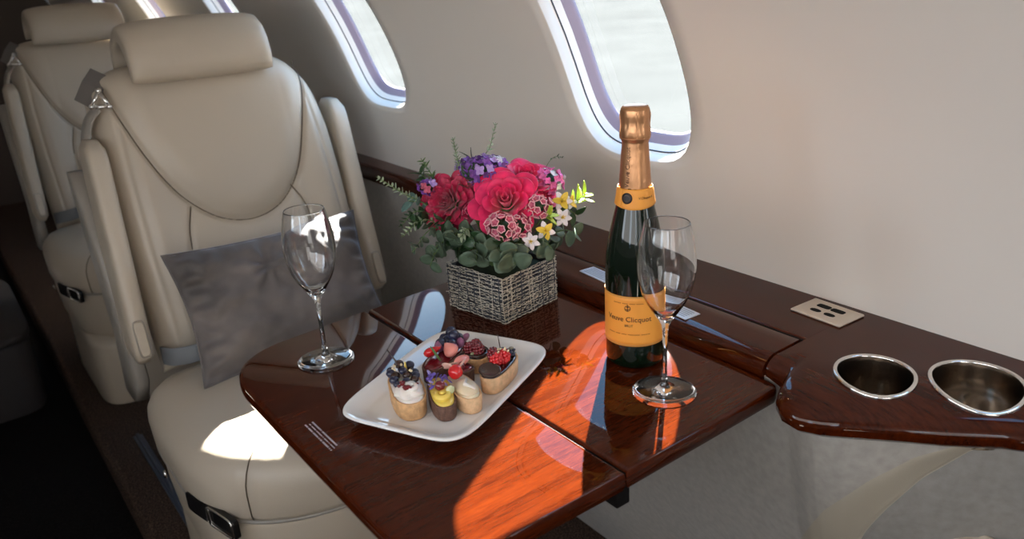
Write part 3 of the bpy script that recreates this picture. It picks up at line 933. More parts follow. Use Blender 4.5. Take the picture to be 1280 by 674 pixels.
# ---------------------------------------------------------------- pillow
pil = thing('throw_pillow', 'slate grey velvet rectangular pillow leaning on the leather backrest', 'pillow', (0.500, 1.388, 0.462), (math.radians(90 - 27), 0, math.radians(0)))
bm = bmesh.new(); NU, NV = 90, 64; PW, PH = 0.195, 0.128
fr, bk = [], []
for j in range(NV + 1):
    a, b = [], []
    v = math.sin((-1 + 2 * j / NV) * PI / 2)
    for i in range(NU + 1):
        u = math.sin((-1 + 2 * i / NU) * PI / 2)
        # edges pull in between the corners
        x = u * PW * (1 - 0.075 * (1 - v * v)); y = PH + v * PH * (1 - 0.09 * (1 - u * u))
        th = 0.038 * ((1 - u ** 4) * (1 - v ** 4)) ** 0.62
        edge = max(0.0, 1 - abs(abs(u) - 0.9) / 0.16)
        wr = 0.010 * edge * math.sin(y * 190 + 5 * u + 2.5 * noise.noise(Vector((y * 20, u * 3, 0)))) + 0.004 * max(0, 1 - (1 - abs(v)) / 0.25) * math.sin(x * 150)
        d1 = math.hypot(x + 0.02, (y - 0.185)); wr += -0.012 * math.exp(-(d1 / 0.045) ** 2) + 0.006 * math.sin(math.atan2(y - 0.185, x + 0.02) * 7) * math.exp(-(d1 / 0.06) ** 2)
        wr += 0.010 * noise.noise(Vector((x * 14, y * 22, 1.3))) + 0.005 * noise.noise(Vector((x * 40, y * 55, 4.3))) + 0.009 * math.sin((y - 0.35 * x) * 75) * max(0, 1 - abs(u + 0.75) / 0.4)
        k = ((1 - u ** 6) * (1 - v ** 6)) ** 0.5
        fv = bm.verts.new((x, y, th + wr * k)); a.append(fv)
        b.append(bm.verts.new((x, y, -th * 0.7)) if 0 < i < NU and 0 < j < NV else fv)
    fr.append(a); bk.append(b)
for j in range(NV):
    for i in range(NU):
        bm.faces.new((fr[j][i], fr[j][i + 1], fr[j + 1][i + 1], fr[j + 1][i]))
        try: bm.faces.new((bk[j][i], bk[j + 1][i], bk[j + 1][i + 1], bk[j][i + 1]))
        except ValueError: pass
mesh_obj('cover', bm, M['velvet'], pil)
ring_pts = [(-1 + 2 * i / 30, -1) for i in range(30)] + [(1, -1 + 2 * i / 20) for i in range(20)] + [(1 - 2 * i / 30, 1) for i in range(30)] + [(-1, 1 - 2 * i / 20) for i in range(20)]
bm = bmesh.new(); tube(bm, [(u * PW * (1 - 0.075 * (1 - v * v)), PH + v * PH * (1 - 0.09 * (1 - u * u)), 0) for u, v in ring_pts], 0.0022, 6, closed=True)
mesh_obj('edge_seam', bm, M['velvet'], pil)


# ---------------------------------------------------------------- glass
def clear_glass(name, col=(1, 1, 1), rough=0.0, ior=1.5):
    mt, t, b = new_mat(name)
    b.inputs['Base Color'].default_value = (*col, 1); b.inputs['Roughness'].default_value = rough
    b.inputs['Transmission Weight'].default_value = 1.0; b.inputs['IOR'].default_value = ior
    return mt


M['crystal'] = clear_glass('clear_crystal')
M['bottle'] = pmat('dark_green_bottle_glass', (0.002, 0.007, 0.003), 0.03, spec=0.6)


def wine_glass(label, loc, br):
    g = thing('champagne_glass', label, 'glass', loc, (0, 0, 0), 'clear stemmed tasting glasses on the table')
    prof_out = [(br, 0.0003), (br + 0.0002, 0.0012), (br - 0.001, 0.0020), (br * 0.75, 0.0028), (br * 0.45, 0.0042), (br * 0.22, 0.0068), (0.0045, 0.0105), (0.0031, 0.018), (0.0027, 0.030), (0.0027, 0.055), (0.0030, 0.074), (0.0042, 0.083), (0.0078, 0.0895),
                (0.0142, 0.099), (0.0208, 0.1095), (0.0262, 0.1215), (0.0298, 0.135), (0.0314, 0.148), (0.0310, 0.162), (0.0290, 0.177), (0.0262, 0.190), (0.02420, 0.1980), (0.02412, 0.1987), (0.02385, 0.1991)]
    prof_in = [(0.02355, 0.1991), (0.02335, 0.1987), (0.02340, 0.1980), (0.0254, 0.190), (0.0280, 0.177), (0.0300, 0.162), (0.0304, 0.148), (0.0288, 0.135), (0.0252, 0.1215), (0.0198, 0.1105), (0.0130, 0.1005), (0.0062, 0.0935), (0.0006, 0.0915)]
    bm = bmesh.new(); lathe(bm, [(0.0006, 0.0008), (br * 0.5, 0.0006)] + prof_out[:10], 64)
    mesh_obj('foot', bm, M['crystal'], g)
    bm = bmesh.new(); lathe(bm, [(0.0006, 0.0551), (0.0027, 0.0551)] + prof_out[10:] + prof_in, 64)
    mesh_obj('bowl', bm, M['crystal'], g)
    return g


wine_glass('empty clear champagne glass at the back left table corner before the pillow', (0.344, 0.880, TZ), 0.0352)
wine_glass('empty clear champagne glass standing just in front of the bottle', (0.595, 0.538, TZ), 0.0354)

# ---------------------------------------------------------------- champagne bottle
bt = thing('champagne_bottle', 'dark green champagne bottle with orange label and copper foil neck', 'bottle', (0.632, 0.620, TZ))
bprof = [(0.001, 0.010), (0.012, 0.006), (0.026, 0.0008), (0.0315, 0.0005), (0.0338, 0.003), (0.0346, 0.008), (0.0348, 0.03), (0.0348, 0.118), (0.0344, 0.128), (0.0334, 0.138), (0.0316, 0.150), (0.0290, 0.163), (0.0258, 0.177), (0.0226, 0.190), (0.0198, 0.204), (0.0178, 0.220), (0.0150, 0.245), (0.0130, 0.266), (0.0128, 0.285), (0.0125, 0.295), (0.001, 0.2955)]
bm = bmesh.new(); lathe(bm, bprof, 72); mesh_obj('glass_body', bm, M['bottle'], bt)
gold = pmat('copper_gold_foil', (0.60, 0.31, 0.155), 0.34, metal=0.85, bump=0.35, bscale=130)
orange = pmat('orange_label_paper', (0.88, 0.36, 0.055), 0.5)
ink = pmat('dark_print', (0.05, 0.018, 0.012), 0.5)
bm = bmesh.new()
fp = [(0.0186, 0.208), (0.0183, 0.216), (0.0170, 0.235), (0.0158, 0.252), (0.0148, 0.266), (0.0152, 0.2685), (0.0162, 0.270), (0.0165, 0.276), (0.0162, 0.281), (0.0154, 0.284), (0.0154, 0.290), (0.0160, 0.294), (0.0161, 0.301), (0.0154, 0.304), (0.012, 0.3062), (0.001, 0.3068)]
rs = []
for k, (r, z) in enumerate(fp):
    row = []
    for i in range(90):
        a = 2 * PI * i / 90
        n_ = noise.noise(Vector((math.cos(a) * 3, math.sin(a) * 3, z * 160)))
        rr = r + (0.0009 * n_ if z > 0.262 else 0.00018 * n_) * (1 if z < 0.303 else 0.3)
        row.append((rr * math.cos(a), rr * math.sin(a), z))
    rs.append(row)
rings(bm, rs); foil = mesh_obj('foil_capsule', bm, gold, bt, label='copper gold foil over cork and neck')
# wire cage under the foil
bm = bmesh.new()
for k in range(4):
    a = -2.3 + k * PI / 2
    tube(bm, cr([(0.0164 * math.cos(a), 0.0164 * math.sin(a), 0.2705), (0.0168 * math.cos(a + .1), 0.0168 * math.sin(a + .1), 0.277), (0.0158 * math.cos(a + .05), 0.0158 * math.sin(a + .05), 0.286), (0.0164 * math.cos(a), 0.0164 * math.sin(a), 0.297), (0.013 * math.cos(a), 0.013 * math.sin(a), 0.3062)], 4), 0.0008, 6)
tube(bm, [(0.0164 * math.cos(2 * PI * i / 40), 0.0164 * math.sin(2 * PI * i / 40), 0.2715) for i in range(40)], 0.0008, 6, closed=True)
mesh_obj('wire_cage', bm, gold, bt)


def band(name, r0f, z0, z1, a0, a1, mat, parent, wav=0.0, nz=10, na=90, th=0.0004):
    bm = bmesh.new(); vs = []
    for j in range(nz + 1):
        t = j / nz; row = []
        for i in range(na + 1):
            a = a0 + (a1 - a0) * i / na
            z = z0 + (z1 - z0) * t - (1 - t) * wav * math.cos(a + 2.365) ** 2
            row.append(bm.verts.new((r0f(z) * math.cos(a), r0f(z) * math.sin(a), z)))
        vs.append(row)
    for j in range(nz):
        for i in range(na): bm.faces.new((vs[j][i], vs[j][i + 1], vs[j + 1][i + 1], vs[j + 1][i]))
    o = mesh_obj(name, bm, mat, parent)
    sol = o.modifiers.new('thick', 'SOLIDIFY'); sol.thickness = th; sol.offset = 1
    return o


def brad(z):
    for (r0, z0), (r1, z1) in zip(bprof[3:-1], bprof[4:]):
        if z0 <= z <= z1: return r0 + (r1 - r0) * (z - z0) / (z1 - z0)
    return 0.0348


PH0 = math.radians(-135.5)
lab = band('front_label', lambda z: 0.0351, 0.031, 0.094, PH0 - 1.9, PH0 + 1.45, orange, bt)
tan_e = pmat('label_border', (0.62, 0.33, 0.10), 0.5)
for z in (0.0322, 0.0925): band('label_border', lambda z: 0.03558, z, z + 0.0009, PH0 - 1.88, PH0 + 1.43, tan_e, lab, nz=1, th=0.0001)
col = band('neck_collar', lambda z: brad(z) + 0.0012 + (0.0006 if z < 0.214 else 0.0), 0.197, 0.2165, -PI, PI, orange, bt, wav=0.003)


def on_cyl(phc, zc, rf, lift=0.0003):
    def f(x, y, z):
        r = rf(zc + y); a = phc + x / r
        return Vector(((r + lift + z) * math.cos(a), (r + lift + z) * math.sin(a), zc + y))
    return f


PT = PH0 - 0.22
text_mesh('label_name', 'Veuve Clicquot', 0.0088, ink, lab, on_cyl(PT, 0.0655, lambda z: 0.0356), 0.00012)
text_mesh('label_grade', 'BRUT', 0.0040, ink, lab, on_cyl(PT + 0.02, 0.0575, lambda z: 0.0356), 0.0001)
thin_ink = pmat('thin_print', (0.40, 0.12, 0.02), 0.5)
for zz, n_, w_ in ((0.0465, 34, 0.052), (0.0855, 22, 0.036)):
    bm = bmesh.new(); rr = random.Random(5)
    f = on_cyl(PT, zz, lambda z: 0.0356)
    for k in range(n_):
        if rr.random() < 0.12: continue
        x = -w_ / 2 + w_ * k / n_
        q = [f(x + dx, dy, 0.0001) for dx, dy in ((0, -0.0005), (w_ / n_ * 0.7, -0.0005), (w_ / n_ * 0.7, 0.0006), (0, 0.0006))]
        q2 = [p + Vector((p.x, p.y, 0)).normalized() * 0.0001 for p in q]
        rings(bm, [[tuple(p) for p in q], [tuple(p) for p in q2]])
    mesh_obj('fine_print', bm, thin_ink, lab, smooth=False)
# round emblem above the name
f = on_cyl(PT - 0.02, 0.0795, lambda z: 0.0356)
bm = bmesh.new()
tube(bm, [f(0.0033 * math.cos(2 * PI * i / 24), 0.0033 * math.sin(2 * PI * i / 24), 0.0) for i in range(24)], 0.00035, 5, closed=True)
tube(bm, [f(0, -0.0032, 0), f(0, 0, 0), f(0, 0.0047, 0)], 0.0004, 5)
tube(bm, [f(-0.0024, -0.0006, 0), f(0, -0.0022, 0), f(0.0024, -0.0006, 0)], 0.0004, 5)
tube(bm, [f(-0.0016, 0.0018, 0), f(0, 0.0018, 0), f(0.0016, 0.0018, 0)], 0.0004, 5)
mesh_obj('label_emblem', bm, ink, lab)
# dark round seal and small print on the collar
cf = on_cyl(PH0 - 0.42, 0.2068, lambda z: brad(z) + 0.0022)
bm = bmesh.new(); rs = [[cf(r * math.cos(2 * PI * i / 28), r * math.sin(2 * PI * i / 28), z) for i in range(28)] for r, z in ((0.0062, 0), (0.0062, 0.0006), (0.0045, 0.0009), (0.0008, 0.0009))]
rings(bm, rs); seal = mesh_obj('neck_seal', bm, pmat('dark_seal', (0.02, 0.014, 0.014), 0.4), col, label='dark round seal')
bm = bmesh.new(); tube(bm, [cf(0.0036 * math.cos(2 * PI * i / 20), 0.0036 * math.sin(2 * PI * i / 20), 0.0009) for i in range(20)], 0.0003, 5, closed=True)
mesh_obj('seal_ring', bm, pmat('seal_relief', (0.10, 0.06, 0.045), 0.4), col)
text_mesh('collar_print', 'V.Clicquot P.', 0.0036, ink, col, on_cyl(PH0 + 0.62, 0.2068, lambda z: brad(z) + 0.0022), 0.0001)
# name running up the foil


def up_foil(x, y, z):
    zz = 0.2405 + x
    r = 0.0148
    for (ra_, za_), (rb_, zb_) in zip(fp[:4], fp[1:5]):
        if za_ <= zz <= zb_: r = ra_ + (rb_ - ra_) * (zz - za_) / (zb_ - za_)
    a = PH0 - 0.50 - y / r
    return Vector(((r + 0.0006 + z) * math.cos(a), (r + 0.0006 + z) * math.sin(a), zz))


text_mesh('foil_print', 'Veuve Clicquot', 0.0072, pmat('brown_print', (0.12, 0.045, 0.025), 0.5), foil, up_foil, 0.0001)

# ---------------------------------------------------------------- plate and pastries
PLR = math.radians(26)
pz = thing('serving_plate', 'white rounded square porcelain plate carrying small pastries', 'plate', (0.417, 0.702, TZ), (0, 0, PLR))
bm = bmesh.new(); rs = []
for hx, hy, z, n_ in ((0.03, 0.02, 0.0012, 4), (0.078, 0.050, 0.0012, 5), (0.083, 0.054, 0.0015, 5), (0.092, 0.060, 0.005, 5.5), (0.110, 0.0755, 0.0125, 6), (0.1155, 0.0805, 0.0155, 6), (0.1170, 0.0818, 0.0172, 6), (0.1165, 0.0813, 0.0185, 6), (0.1145, 0.0795, 0.0188, 6), (0.109, 0.0745, 0.0165, 6), (0.096, 0.064, 0.0085, 5.5), (0.090, 0.0585, 0.0062, 5.5), (0.082, 0.052, 0.0055, 5), (0.04, 0.026, 0.0055, 4), (0.004, 0.003, 0.0055, 3)):
    rs.append([(*se(2 * PI * i / 96, hx, hy, n_), z) for i in range(96)])
rings(bm, rs); mesh_obj('plate_body', bm, M['porcelain'], pz)
PM = Matrix.Translation((0.417, 0.702, TZ)) @ Matrix.Rotation(PLR, 4, 'Z')


def tart(label, a, b, hw, h, crust, top_mat, top_h=0.004, cat='pastry'):
    a, b = Vector(a), Vector(b); c = (a + b) / 2; d = b - a; L = d.length / 2 + hw * 0.55
    ang = math.atan2(d.y, d.x) + PLR
    loc = PM @ Vector((c.x, c.y, 0.0062))
    t = thing('fruit_tartlet', label, cat, loc, (0, 0, ang), 'small pastries on the white plate')
    bm = bmesh.new(); rs = []
    for k, z in ((0.006, 0.0), (0.0012, 0.0), (0.0004, 0.0012), (0.0, h * 0.5), (-0.0006, h - 0.001), (-0.0001, h), (0.0012, h), (0.0022, h - 0.0012), (0.0026, h - 0.004), (0.006, h - 0.0042)):
        rs.append([(*se(2 * PI * i / 64, L - k, hw - k, 2.6), z) for i in range(64)])
    rings(bm, rs); mesh_obj('crust', bm, crust, t)
    bm = bmesh.new(); rs = []
    for k, z in ((0.0024, h - 0.004), (0.0020, h - 0.001), (0.0026, h + 0.0012), (0.005, h + top_h * 0.6), (0.009, h + top_h), (hw * 0.98, h + top_h * 1.15)):
        rs.append([(*se(2 * PI * i / 64, L - k, max(hw - k, 0.0005), 2.6), z) for i in range(64)])
    rings(bm, rs); mesh_obj('filling', bm, top_mat, t)
    t['L'] = L
    return t, L, h + top_h


def swirl(bm, x, y, z, r, hgt, turns=2.2):
    pts, rad = [], []
    for i in range(46):
        q = i / 45; a = q * turns * 2 * PI
        rr = r * (1 - q) * 0.72
        pts.append((x + rr * math.cos(a), y + rr * math.sin(a), z + hgt * q)); rad.append(r * (0.42 - 0.33 * q))
    tube(bm, pts, rad, 8)


def raspberry(bm, x, y, z, r, rr):
    for k in range(34):
        ph = math.acos(1 - 2 * (k + .5) / 34); th = 2.39996 * k
        blob(bm, (x + r * .72 * math.sin(ph) * math.cos(th), y + r * .72 * math.sin(ph) * math.sin(th), z + r * .85 * math.cos(ph)), r * rr, 6, 5)


rg = random.Random(11)
# A: large, white cream in front, dark berries and nuts behind
t, L, H = tart('largest tartlet with white cream, red crumbs, dark berries and a chocolate stick', (-0.070, 0.005), (-0.026, 0.048), 0.0185, 0.021, M['crust'], M['cream'], 0.003)
bm = bmesh.new(); rs = []
for k in range(8):
    a = PI / 2 * k / 7
    rs.append([(-L * 0.42 + se(2 * PI * i / 40, 0.0165 * math.cos(a) + 0.0003, 0.0155 * math.cos(a) + 0.0003, 2)[0] * (1 + 0.10 * math.sin(5 * 2 * PI * i / 40 + k)), se(2 * PI * i / 40, 0.0165 * math.cos(a) + 0.0003, 0.0155 * math.cos(a) + 0.0003, 2)[1] * (1 + 0.10 * math.sin(5 * 2 * PI * i / 40 + k)), H - 0.002 + 0.011 * math.sin(a)) for i in range(40)])
rings(bm, rs); mesh_obj('cream_dollop', bm, M['cream'], t)
bm = bmesh.new(); swirl(bm, -L * 0.55, -0.004, H + 0.004, 0.010, 0.007, 1.4); mesh_obj('cream_swirl', bm, M['cream'], t)
for k in range(15):
    bm = bmesh.new(); blob(bm, (0, 0, 0), rg.uniform(0.0042, 0.0058), 10, 8, (1, 1, 0.85), 0.12)
    mesh_obj('dark_berry', bm, M['blue_berry'] if k % 3 else M['choc'], t, loc=(L * (-0.06 + 0.80 * (k % 5) / 4 + rg.uniform(-.05, .05)), (-0.011, 0.0, 0.011)[k // 5] + rg.uniform(-.002, .002), H + rg.uniform(0.003, 0.007) + (0.003 if k // 5 == 1 else 0)))
for k in range(14):
    bm = bmesh.new(); blob(bm, (0, 0, 0), rg.uniform(0.0018, 0.0032), 6, 5, (1.2, 1, 0.7), 0.3)
    rr_, aa_ = rg.uniform(0.35, 0.92), rg.uniform(0.2, 2.9) if k < 11 else rg.uniform(3, 6)
    mesh_obj('red_crumb', bm, M['dark_red'], t, loc=(-L * .42 + 0.0165 * rr_ * math.cos(aa_), 0.0155 * rr_ * math.sin(aa_), H - 0.001 + 0.011 * math.sqrt(1 - rr_ ** 2)), smooth=False)
for k in range(6):
    bm = bmesh.new(); blob(bm, (0, 0, 0), 0.0017, 6, 5, (1.3, 1, 0.8))
    mesh_obj('nut_piece', bm, M['nut'], t, loc=(L * rg.uniform(0.0, 0.6), rg.uniform(-0.011, 0.012), H + 0.0125))
bm = bmesh.new(); tube(bm, [(L * 0.45, 0.0, H + 0.004), (L * 0.62, 0.006, H + 0.018), (L * 0.78, 0.013, H + 0.030)], [0.0012, 0.0011, 0.0005], 6)
mesh_obj('chocolate_stick', bm, M['choc'], t)
bm = bmesh.new(); tube(bm, [(L * 0.5, -0.004, H + 0.004), (L * 0.53, -0.004, H + 0.016)], [0.0022, 0.0008], 6); mesh_obj('garnish_leaf', bm, M['yellow_cream'], t)
# B: small chocolate crust with custard, currant and violet petals
t, L, H = tart('narrow chocolate crust tartlet with yellow custard, violet petals and a dark red berry', (-0.060, -0.031), (-0.020, 0.004), 0.0140, 0.018, M['choc_crust'], M['yellow_cream'], 0.003)
bm = bmesh.new(); swirl(bm, -L * 0.5, 0, H, 0.0115, 0.007, 1.7); mesh_obj('custard_swirl', bm, M['yellow_cream'], t)
bm = bmesh.new(); blob(bm, (0, 0, 0), 0.0058, 16, 12); mesh_obj('red_berry', bm, M['dark_red'], t, loc=(-L * 0.22, 0.002, H + 0.009))
bm = bmesh.new(); blob(bm, (0, 0, 0), 0.006, 10, 8, (0.5, 1, 0.8)); mesh_obj('cream_leaf', bm, pmat('pale_green_cream', (0.70, 0.72, 0.42), 0.4), t, loc=(-L * 0.38, -0.008, H + 0.005), rot=(0.3, 0.2, 0.6))
for k in range(22):
    bm = bmesh.new(); blob(bm, (0, 0, 0), 0.0032, 7, 5, (1.25, 0.7, 0.22))
    mesh_obj('violet_petal', bm, M['petal_violet'] if k % 4 else pmat('lilac_petal', (0.35, 0.28, 0.60), 0.5), t, loc=(L * rg.uniform(-0.05, 0.85), rg.uniform(-0.011, 0.011), H + rg.uniform(0.003, 0.010)), rot=(rg.uniform(-1, 1), rg.uniform(-1, 1), rg.uniform(0, 6)))
# C: pale crust, beige cream, red berry and pink petals
t, L, H = tart('pale crust tartlet with smooth beige cream, a bright red berry and pink petals', (-0.036, -0.050), (-0.008, -0.012), 0.0142, 0.019, M['crust_pale'], M['beige_cream'], 0.003)
bm = bmesh.new(); rs = []
for k in range(8):
    a = PI / 2 * k / 7
    rs.append([(-L * 0.30 + se(2 * PI * i / 40, 0.0175 * math.cos(a) + 0.0003, 0.0120 * math.cos(a) + 0.0003, 2)[0] * (1 + 0.05 * math.sin(3 * 2 * PI * i / 40 + k)), se(2 * PI * i / 40, 0.0175 * math.cos(a) + 0.0003, 0.0120 * math.cos(a) + 0.0003, 2)[1], H - 0.002 + 0.009 * math.sin(a)) for i in range(40)])
rings(bm, rs); mesh_obj('cream_dollop', bm, M['beige_cream'], t)
bm = bmesh.new(); tube(bm, [(-L * .75, -.004, H + .004), (-L * .45, .004, H + .0075), (-L * .1, -.003, H + .008)], [.001, .0025, .001], 6); mesh_obj('cream_ridge', bm, M['cream'], t)
bm = bmesh.new(); blob(bm, (0, 0, 0), 0.0088, 16, 12, (1.05, 0.95, 0.95), 0.14); mesh_obj('red_berry', bm, M['red_berry'], t, loc=(L * 0.40, 0.003, H + 0.010))
for k, (x, y, z, r1) in enumerate(((0.66, 0.009, 0.016, 0.3), (0.82, 0.003, 0.012, 1.1), (0.70, -0.008, 0.012, 2.0))):
    bm = bmesh.new(); blob(bm, (0, 0, 0), 0.0088, 12, 8, (1, 0.62, 0.16)); mesh_obj('pink_petal', bm, M['petal_pink'], t, loc=(L * x, y, H + z), rot=(0.9, 0.4, r1))
# D: long right tartlet with chocolate
t, L, H = tart('long pale crust tartlet at the plate right edge with chocolate glaze, raspberries and dark seeds', (0.008, -0.0475), (0.062, -0.0445), 0.0150, 0.020, M['crust_pale'], M['choc'], 0.001)
bm = bmesh.new(); lathe(bm, [(0.0006, 0), (0.011, 0), (0.0128, 0.0010), (0.0128, 0.0022), (0.0112, 0.0026), (0.009, 0.0018), (0.0006, 0.0016)], 32)
mesh_obj('chocolate_disc', bm, M['choc'], t, loc=(-L * 0.62, 0.0015, H + 0.0025), rot=(0.12, -0.15, 0))
for x, y, z in ((-0.10, 0.002, 0.0075), (0.16, -0.004, 0.008), (0.02, 0.007, 0.011)):
    bm = bmesh.new(); raspberry(bm, 0, 0, 0, 0.0082, 0.30); mesh_obj('raspberry', bm, M['red_berry'] if y < 0.005 else M['dark_red'], t, loc=(L * x, y, H + z), rot=(rg.uniform(-.6, .6), .4, 0))
for k in range(11):
    bm = bmesh.new(); blob(bm, (0, 0, 0), 0.0016, 6, 5, (1.7, 0.9, 0.6)); mesh_obj('nut_piece', bm, M['nut'], t, loc=(L * rg.uniform(-0.12, 0.30), rg.uniform(-0.009, 0.009), H + rg.uniform(0.0145, 0.018)), rot=(0, rg.uniform(-1, 1), rg.uniform(0, 3)))
for k in range(18):
    bm = bmesh.new(); blob(bm, (0, 0, 0), rg.uniform(0.0022, 0.0036), 8, 6, (1, 1, 0.6), 0.3)
    mesh_obj('dark_seed', bm, M['blue_berry'] if k % 2 else pmat('grey_seed', (0.28, 0.28, 0.22), 0.5), t, loc=(L * rg.uniform(0.42, 0.86), rg.uniform(-0.010, 0.010), H + rg.uniform(0.001, 0.009)))
bm = bmesh.new(); tube(bm, [(L * .45, .004, H + .003), (L * .45, .006, H + .020), (L * .46, .008, H + .034)], [.0007, .0006, .0004], 5); mesh_obj('thin_sprig', bm, M['choc'], t)
# E: back left with blueberries, strawberry and leaf in front
t, L, H = tart('dark fruit tartlet at the back of the plate with blueberries, strawberry and green leaf', (0.004, 0.027), (0.072, 0.031), 0.0160, 0.019, M['choc_crust'], M['dark_red'], 0.003)
for k, (x, y, z) in enumerate(((0.78, 0.004, .006), (0.60, -0.006, .007), (0.66, 0.005, .013), (0.36, 0.004, .007), (0.20, -0.005, .007), (0.44, -0.003, .0135), (0.10, 0.007, .008), (0.50, 0.011, .006))):
    bm = bmesh.new(); r = 0.0068; lathe(bm, [(0.0004, -r), (r * .5, -r * .86), (r * .87, -r * .5), (r, 0), (r * .87, r * .5), (r * .5, r * .84), (r * .36, r * .90), (r * .28, r * .74), (0.0004, r * .7)], 20)
    mesh_obj('blueberry', bm, M['blue_berry'], t, loc=(L * x, y, H + z), rot=(rg.uniform(-.7, .7), rg.uniform(-.7, .7), 0))
fig = pmat('purple_fig', (0.25, 0.09, 0.17), 0.4)
for k, (x, y, z) in enumerate(((0.80, -0.010, .004), (0.38, -0.012, .006), (-0.02, -0.009, .006), (0.0, 0.006, .007))):
    bm = bmesh.new(); blob(bm, (0, 0, 0), 0.0085, 12, 8, (1.1, 0.45, 0.8)); mesh_obj('fig_slice', bm, fig, t, loc=(L * x, y, H + z), rot=(0.5, 0.2, k))
for k, (x, y, z, r1) in enumerate(((-0.42, 0.006, .009, .5), (-0.12, -0.010, .008, 2.4))):
    bm = bmesh.new(); rs = []
    for q in range(9):
        tt = q / 8; rr = 0.0095 * math.sin(PI * (0.10 + 0.86 * tt ** 0.8)) * (1 - 0.25 * tt) + 0.0004
        rs.append([(rr * math.cos(2 * PI * i / 20), rr * 0.62 * math.sin(2 * PI * i / 20), 0.022 * (tt - 0.5)) for i in range(20)])
    rings(bm, rs); mesh_obj('strawberry_piece', bm, M['straw_in'] if k else M['red_berry'], t, loc=(L * x, y, H + z), rot=(1.2, 0.5, r1))
bm = bmesh.new(); blob(bm, (0, 0, 0), 0.011, 12, 8, (0.42, 1.0, 0.10)); mesh_obj('mint_leaf', bm, M['green_leaf'], t, loc=(-L * 0.62, -0.003, H + 0.011), rot=(1.0, 0.3, 0.4))
# F: dark round tartlet
t, L, H = tart('small round dark glazed tartlet with raspberries, at the back right of the plate', (0.045, -0.008), (0.060, -0.006), 0.0150, 0.019, M['crust'], M['choc'], 0.001)
for x, y, z in ((0.25, 0.003, .008), (-0.25, -0.004, .007), (-0.2, 0.008, .007)):
    bm = bmesh.new(); raspberry(bm, 0, 0, 0, 0.0078, 0.30); mesh_obj('raspberry', bm, M['dark_red'], t, loc=(L * x, y, H + z), rot=(.4, .2, 0))
bm = bmesh.new(); tube(bm, [(L * .85 * math.cos(2 * PI * i / 30), .0125 * math.sin(2 * PI * i / 30), H + .0015) for i in range(30)], .0022, 8, closed=True); mesh_obj('chocolate_ring', bm, M['choc'], t)
for k in range(8):
    bm = bmesh.new(); blob(bm, (0, 0, 0), rg.uniform(.0018, .0028), 6, 5, (1, 1, .7), .3); mesh_obj('pistachio_crumb', bm, pmat('pistachio', (0.36, 0.38, 0.22), .6), t, loc=(-L * rg.uniform(.35, .8), rg.uniform(-.008, .004), H + rg.uniform(.001, .004)))
# G: between, strawberry slice tartlet
t, L, H = tart('half hidden small tartlet in the middle of the plate with a pale strawberry slice', (0.013, -0.006), (0.022, -0.010), 0.0115, 0.018, M['choc_crust'], M['dark_red'], 0.002)
bm = bmesh.new(); blob(bm, (0, 0, 0), 0.0105, 14, 10, (1.25, 0.62, 0.42)); mesh_obj('strawberry_slice', bm, M['straw_in'], t, loc=(0, 0.002, H + 0.007), rot=(0.4, 0.1, 0.3))
bm = bmesh.new(); blob(bm, (0, 0, 0), 0.0075, 12, 8, (1.2, 0.5, 0.5)); mesh_obj('red_berry', bm, M['dark_red'], t, loc=(-.006, -.006, H + 0.006), rot=(0.4, 0.1, 1.0))
for x in [o for o in bpy.data.objects if 'L' in o.keys()]: del x['L']

# ---------------------------------------------------------------- woven vase
VR = math.radians(10); VX, VY = 0.617, 0.868
vase = thing('woven_vase', 'low square vase wrapped in silvery woven straw holding the bouquet', 'vase', (VX, VY, TZ), (0, 0, VR))
vh, vs_ = 0.067, 0.0545
bm = bmesh.new()
o_, i_ = vs_ - 0.002, vs_ - 0.006
sq = lambda s_, z: [(*se(PI / 4 + 2 * PI * i / 32, s_, s_, 14), z) for i in range(32)]
rings(bm, [sq(o_ * .5, 0.0005), sq(o_, 0.0005), sq(o_, vh - 0.003), sq(i_, vh - 0.003), sq(i_, 0.012), sq(i_ * .3, 0.012)])
mesh_obj('dark_liner', bm, pmat('black_liner', (0.010, 0.010, 0.014), 0.6), vase, smooth=False)
straw_l = pmat('silver_straw', (0.50, 0.46, 0.38), 0.5, var=0.5, vscale=420)
straw_d = pmat('dark_straw', (0.05, 0.055, 0.07), 0.6, var=0.5, vscale=200)


def perim(s_, n=120):
    out = []
    for i in range(n):
        q = 4 * i / n; k = int(q); f = q - k
        out.append([(-s_ + 2 * s_ * f, -s_), (s_, -s_ + 2 * s_ * f), (s_ - 2 * s_ * f, s_), (-s_, s_ - 2 * s_ * f)][k])
    return out


